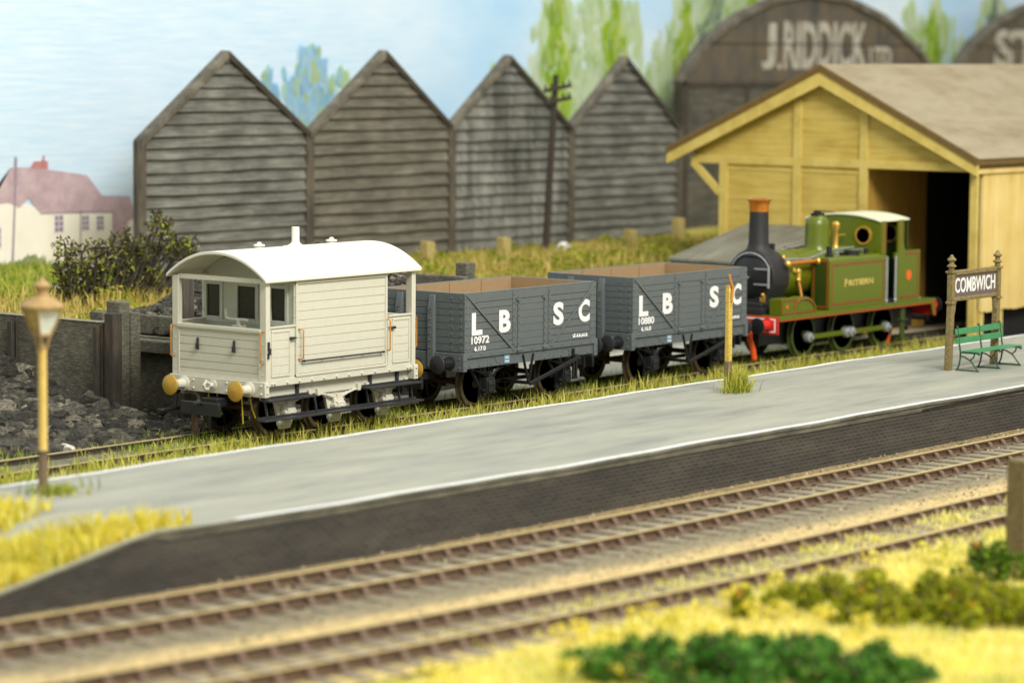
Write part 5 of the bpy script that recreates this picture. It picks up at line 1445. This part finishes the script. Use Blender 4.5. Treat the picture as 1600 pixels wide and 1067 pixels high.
# ------------------------------------------------------------------ grass and foliage
def patch(x, y, f=1., ph=0):
    return .5+.25*np.sin(x*1.1*f+ph)*np.cos(y*1.9*f-ph)+.25*np.sin(x*2.7*f+y*1.3+ph*2)
def blades(name, label, P, hmin, hmax, wid, lean, mat, cat='grass', kind='stuff', seed=1, parent=None, low=None):
    """P = (n,3) root points; every blade is a bent two-piece ribbon"""
    r = np.random.default_rng(seed); P = np.asarray(P, float); n = len(P)
    h = r.uniform(hmin, hmax, n)*np.clip(.55+.9*patch(P[:, 0]*1.7, P[:, 1]*1.7, 1, seed), .35, 1.4)
    if low is not None: h = h*np.where(P[:, 1] > low, .42, 1.)
    a = r.uniform(0, 2*PI, n); b = r.uniform(0, 2*PI, n); L = h*np.abs(r.normal(0, lean, n))
    d = np.stack([np.cos(a), np.sin(a), 0*a], 1); s = np.stack([np.cos(b), np.sin(b), 0*b], 1)*(wid*r.uniform(.6, 1.3, n))[:, None]/2
    up = np.array([0, 0, 1.])
    mid = P + up*(h*.55)[:, None] + d*(L*.35)[:, None]; tip = P + up*h[:, None]*(1-.25*np.minimum(1, L/h))[:, None] + d*L[:, None]
    V = np.stack([P-s, P+s, mid+s*.8, mid-s*.8, tip], 1).reshape(-1, 3)
    o = np.arange(n)*5
    quads = np.stack([o, o+1, o+2, o+3], 1); tris = np.stack([o+3, o+2, o+4], 1)
    me = bpy.data.meshes.new(name); me.vertices.add(len(V)); me.vertices.foreach_set('co', V.ravel())
    me.loops.add(n*7); me.loops.foreach_set('vertex_index', np.concatenate([quads, tris], 1).ravel())
    me.polygons.add(n*2)
    st = np.stack([np.arange(n)*7, np.arange(n)*7+4], 1).ravel(); me.polygons.foreach_set('loop_start', st)
    me.update(calc_edges=True); me.validate(); me.materials.append(MATS[mat])
    ob = bpy.data.objects.new(name, me); COL.objects.link(ob)
    if parent is not None: ob.parent = parent; ob['kind'] = 'stuff'
    else: tag(ob, label, cat, kind=kind)
    return ob
def leaves(m, c, rad, n, size, r, hollow=.45):
    """n little leaf faces through an ellipsoid"""
    for _ in range(n):
        v = r.normal(0, 1, 3); v /= np.linalg.norm(v); k = r.uniform(hollow, 1)**.6
        p = Vector((c[0]+v[0]*rad[0]*k, c[1]+v[1]*rad[1]*k, c[2]+v[2]*rad[2]*k))
        s = size*r.uniform(.6, 1.4)
        a = Vector(r.normal(0, 1, 3)).normalized(); b = a.orthogonal().normalized()
        b = Matrix.Rotation(r.uniform(0, 6.28), 3, a) @ b
        m.add([p-a*s, p+b*s*.55+a*s*.1, p+a*s, p-b*s*.55+a*s*.1], [(0, 1, 2, 3)])
def pts(n, xr, yr, zf, keep=None, seed=0):
    r = np.random.default_rng(seed); x = r.uniform(*xr, n); y = r.uniform(*yr, n)
    if keep is not None:
        k = keep(x, y, r); x, y = x[k], y[k]
    return np.stack([x, y, zf(x, y)], 1)
def zlow(x, y): return -.14+0*x
# along the siding
blades('siding_grass', 'dry yellow green grass growing along the siding rails beside the platform',
       pts(15000, (-17, 21), (-3.2, -.72), zlow, lambda x, y, r: (r.random(len(x)) < .35+.6*patch(x, y)) & (r.random(len(x)) < np.clip((y+3.4)/1.6, .15, 1)), 1), .10, .40, .03, .45, 'grass_track', seed=2)
blades('track_grass', 'short green grass between the siding rails under the train',
       pts(15000, (-17, 21), (-.62, .62), zlow, lambda x, y, r: (r.random(len(x)) < patch(x, y, 1.6, 2)*np.where((x < -8.6) & (x > -12), .12, 1.)), 3), .07, .24, .022, .55, 'grass_green', seed=4)
blades('far_grass', 'thin green grass on the far side of the siding',
       pts(9000, (-9.5, 21), (.72, 1.7), zlow, lambda x, y, r: (r.random(len(x)) < .8*patch(x, y, 1.2, 5)-.05) & ~((x > -2.5) & (x < 10) & (r.random(len(x)) < .75)), 5), .07, .26, .022, .55, 'grass_green', seed=6)
blades('corner_grass', 'yellow green grass beside the siding rail at the left edge',
       pts(3500, (-17, -10.2), (.72, 2.2), zlow, lambda x, y, r: r.random(len(x)) < np.clip((-10.2-x)/1.5, 0, 1), 7), .08, .3, .03, .5, 'grass_green', seed=8)
# bank in front of the sheds
def zb(x, y): return zg(x, y)-.02
def clear(x, y): return ~((x > 17.8) & (x < 42) & (y < 9.)) 
blades('bank_grass', 'long tan and olive grass covering the bank below the sheds',
       pts(52000, (-9, 44), (6.4, 15.8), zb, lambda x, y, r: clear(x, y) & (r.random(len(x)) < .35+.65*patch(x, y, .7, 1)), 9), .16, .52, .05, .5, 'grass_bank', seed=10, low=12.6)
blades('backdrop_grass', 'green grass at the foot of the painted cottage on the left',
       pts(16000, (-6, 7.6), (13.5, 19.9), zb, None, 11), .2, .45, .05, .5, 'grass_green', seed=12)
r = np.random.default_rng(21); m = MB()
for _ in range(760):
    x, y = r.uniform(-5, 40), r.uniform(7.2, 15.6)
    if not clear(np.array(x), np.array(y)): continue
    if r.random() > .25+.75*float(patch(np.array(x), np.array(y), .5, 4)): continue
    s = r.uniform(.18, .5)*(.55 if y > 12.5 else 1)
    leaves(m, (x, y, float(zg(x, y))+s*.35), (s, s, s*.7), int(60+150*s), .055, r)
tag(m.build('bank_foliage', 'foliage_bank', None, smooth=0), 'mossy green and olive ground cover clumps on the bank below the sheds', 'ground cover', kind='stuff')
# dark straggling bush by the first shed
def bush(name, label, cat, blobs, mat, n, size, loc, seed, stem=None, flowers=None, fl=0, group=None):
    T = thing(name, label, cat, loc, group); r = np.random.default_rng(seed); m = MB()
    for (c, rad) in blobs:
        vol = rad[0]*rad[1]*rad[2]
        leaves(m, c, rad, int(n*vol**.6), size, r)
    m.build('foliage', mat, T, smooth=0)
    s = MB()
    for (c, rad) in blobs:
        b = (c[0]*.6, c[1]*.6, -.1)
        s.tube([b, (c[0]*.8, c[1]*.8, c[2]*.5), c], .025, 5)
        for q in range(6):
            v = r.normal(0, 1, 3); v /= np.linalg.norm(v); v[2] = abs(v[2])
            s.tube([c, (c[0]+v[0]*rad[0]*.7, c[1]+v[1]*rad[1]*.7, c[2]+v[2]*rad[2]*.6), (c[0]+v[0]*rad[0]*1.15, c[1]+v[1]*rad[1]*1.15, c[2]+v[2]*rad[2]*1.2)], .012, 4)
    s.build('stem', stem or 'rust_post', T)
    if fl:
        for _ in range(fl):
            f = MB()
            c, rad = blobs[r.integers(len(blobs))]
            v = r.normal(0, 1, 3); v /= np.linalg.norm(v); v[2] = abs(v[2])
            leaves(f, (c[0]+v[0]*rad[0]*.95, c[1]-abs(v[1])*rad[1]*.95, c[2]+v[2]*rad[2]*.95), (.05, .05, .05), 6, .04, r)
            f.build('flower', flowers, T, smooth=0)
    return T
rb = np.random.default_rng(5); BL = []
for _ in range(120):
    u = rb.uniform(0, 1); x = -.9+u*4.9
    top = np.interp(u, [0, .08, .16, .25, .4, .55, .7, .85, 1.], [1.0, 1.55, 1.15, 1.3, 1.25, 1.45, 1.85, 1.75, 1.1])
    z = 1.28*top*rb.uniform(.08, 1.)**.7; q = rb.uniform(.12, .30)
    BL.append(((x, rb.normal(0, .3), max(.1, z-q*.6)), (q*rb.uniform(.8, 1.5), q, q*rb.uniform(.7, 1.2))))
bush('dark_bush', 'large dark straggling bush in front of the leftmost shed and painted cottage', 'bush', BL, 'foliage_bush', 560, .055, (.75, 11., 1.42), 31, 'rust_post', 'flower_pale', 40)
# platform end and hook post tuft
def zend(x, y): return np.interp(x, [-24.5, -22.2, -20.6, -19.3, -18.7, -18.4], [-.16, .02, .33, .60, .69, .70])
def kend(x, y, r):
    q = (-18.75 - x)/1.5 + .45*np.sin(y*1.7+.6) + .35*np.sin(y*3.1+x)
    edge = -10.70+np.where(x < -8, .0038*np.minimum(0, x+8)**2, 0)
    return (q > 0) & (r.random(len(x)) < np.clip(q*.9+.15, .0, 1)*np.clip(.35+1.1*patch(x*2.2, y*2.2, 1, 6), 0, 1)) & (y > edge)
blades('platform_end_grass', 'bright yellow grass covering the sloping left end of the platform',
       pts(42000, (-25, -16.8), (-10.6, -5.7), zend, kend, 13), .08, .36, .035, .5, 'grass_yellow', seed=14)
T = thing('grass_tuft', 'small green and straw grass tuft around the foot of the hook post', 'grass tuft', (1.9, -6.8, PZT))
rr = np.random.default_rng(3); n = 420; th = rr.uniform(0, 6.28, n); ra = np.abs(rr.normal(0, .13, n))
blades('straw_blades', None, np.stack([np.cos(th)*ra*1.5+.06, np.sin(th)*ra-.02, 0*th], 1), .18, .52, .02, .6, 'grass_track', seed=4, parent=T)
n = 300; th = rr.uniform(0, 6.28, n); ra = np.abs(rr.normal(0, .14, n))
blades('green_blades', None, np.stack([np.cos(th)*ra*1.6, np.sin(th)*ra-.05, 0*th], 1), .1, .34, .024, 1.1, 'grass_green', seed=6, parent=T)
for i, (x, y, lb) in enumerate(((-17.0, -6.6, 'small olive grass tuft at the foot of the platform lamp'),)):
    T = thing('grass_tuft', lb, 'grass tuft', (x, y, PZT)); n = 120; th = rr.uniform(0, 6.28, n); ra = np.abs(rr.normal(0, .22, n))
    blades('green_blades', None, np.stack([np.cos(th)*ra*1.6, np.sin(th)*ra, 0*th], 1), .1, .3, .03, .6, 'grass_green', seed=8+i, parent=T)
# foreground lawn
def zl(x, y): return -.26+0*x
bendv = np.vectorize(bend)
blades('lawn_grass', 'pale yellow grass lawn filling the foreground below the front tracks',
       pts(150000, (-26, -2), (-24.5, -17.05), zl, lambda x, y, r: (y < -17.25+bendv(x)*.9+.25*np.sin(x*1.9)) & (r.random(len(x)) < .6+.4*patch(x, y, 1, 3)), 15), .07, .24, .03, .5, 'grass_pale', seed=16)
blades('between_rails_grass', 'pale yellow grass growing between the sandy front rails',
       pts(22000, (-22, 6), (-17.6, -15.55), zl, lambda x, y, r: (r.random(len(x)) < np.clip((x+20)/9, 0, 1)*np.clip(patch(x, y, 1.2, 8)+.25, 0, 1)) & (np.abs(y+15.46) > .1) & (np.abs(y+16.78) > .1), 17), .08, .24, .03, .5, 'grass_pale', seed=18)
m = MB(); r = np.random.default_rng(8)
for _ in range(60):
    x, y = r.uniform(-22, -9), r.uniform(-20, -17.2); leaves(m, (x, y, .06), (.16, .16, .1), 26, .05, r)
tag(m.build('yellow_ground_cover', 'grass_yellow', None, smooth=0), 'bright yellow moss patches dotted through the foreground grass', 'ground cover', kind='stuff')
def spread(n, cx, cy, lx, ly, ang, h, seed):
    n = int(n*1.7)
    r = np.random.default_rng(seed); out = []
    for _ in range(n):
        u, v = r.normal(0, .42, 2); u, v = np.clip(u, -1, 1), np.clip(v, -1, 1)
        x = u*lx; y = v*ly; c, s = math.cos(ang), math.sin(ang); q = r.uniform(.55, 1.)*h*(1.05-.55*(u*u+v*v)/2)
        q *= r.uniform(.55, 1.25); out.append(((cx+x*c-y*s, cy+x*s+y*c, q*.55), (r.uniform(.14, .34), r.uniform(.14, .34), q*.55)))
    return out
bush('foreground_shrub', 'low dark green shrub at the bottom edge of the foreground grass', 'shrub', spread(46, 0, 0, 2.1, 1.15, -.87, .62, 3), 'foliage_deep', 2200, .06, (-18.35, -20.35, -.2), 33, 'post_brown')
FB = spread(84, 0, 0, 3.0, 1.3, -.95, .55, 5)
bush('foreground_shrub', 'low lime yellow shrub dotted with red flowers at the right of the foreground', 'shrub', FB, 'foliage_lime', 3000, .05, (-12.9, -20.25, -.24), 35, 'post_brown', 'flower_red', 14)
bush('flowering_bush', 'taller rounded green bush with a red flower in front of the corner post', 'bush', [((0, 0, .30), (.38, .34, .30)), ((.35, -.25, .25), (.36, .32, .26)), ((-.12, .12, .50), (.20, .18, .20)), ((.5, -.6, .22), (.34, .32, .24)), ((-.4, .2, .2), (.24, .24, .22)), ((.1, -.1, .55), (.16, .16, .16))], 'foliage_green', 2400, .05, (-10.1, -19.25, -.24), 36, 'post_brown', 'flower_red', 5)

# ------------------------------------------------------------------ light
w = bpy.data.worlds.new('World'); SC.world = w; w.use_nodes = True
bg = w.node_tree.nodes['Background']; bg.inputs['Color'].default_value = (1., .985, .945, 1); bg.inputs['Strength'].default_value = .60
def area(name, loc, target, size, power, col=(1, .972, .905)):
    L = bpy.data.lights.new(name, 'AREA'); L.shape = 'RECTANGLE'; L.size, L.size_y = size; L.energy = power; L.color = col
    o = bpy.data.objects.new(name, L); COL.objects.link(o); o.location = loc
    o.rotation_euler = (Vector(target)-Vector(loc)).to_track_quat('-Z', 'Y').to_euler(); return o
area('hall_light', (-18, -50, 50), (2, 0, 0), (34, 20), 68000)
area('hall_light_back', (30, -18, 66), (24, 10, 0), (30, 16), 17000)

# ------------------------------------------------------------------ camera
cam = bpy.data.cameras.new('camera'); co = bpy.data.objects.new('camera', cam); COL.objects.link(co)
yaw, pit, roll, fpx = math.radians(37.488), math.radians(-5.55), math.radians(.47), 4711.06
Fv = Vector((math.cos(pit)*math.cos(yaw), math.cos(pit)*math.sin(yaw), math.sin(pit))); Rv = Vector((math.sin(yaw), -math.cos(yaw), 0)); Uv = Rv.cross(Fv)
R2 = Rv*math.cos(roll)+Uv*math.sin(roll); U2 = -Rv*math.sin(roll)+Uv*math.cos(roll)
M = Matrix((R2, U2, -Fv)).transposed().to_4x4(); M.translation = Vector((-49.7073, -40.6045, 7.683)); co.matrix_world = M
cam.sensor_width = 36; cam.lens = fpx/1600*36; cam.sensor_fit = 'HORIZONTAL'; cam.clip_start = .5; cam.clip_end = 600
cam.dof.use_dof = True; cam.dof.focus_distance = 63.; cam.dof.aperture_fstop = .34
SC.camera = co
SC.view_settings.view_transform = 'Standard'; SC.view_settings.look = 'None'; SC.view_settings.exposure = 0; SC.view_settings.gamma = 1
SC.render.engine = 'CYCLES'
cy = SC.cycles; cy.use_denoising = True; cy.max_bounces = 6; cy.diffuse_bounces = 4; cy.glossy_bounces = 3; cy.transmission_bounces = 2; cy.caustics_reflective = False; cy.caustics_refractive = False; cy.sample_clamp_indirect = 6
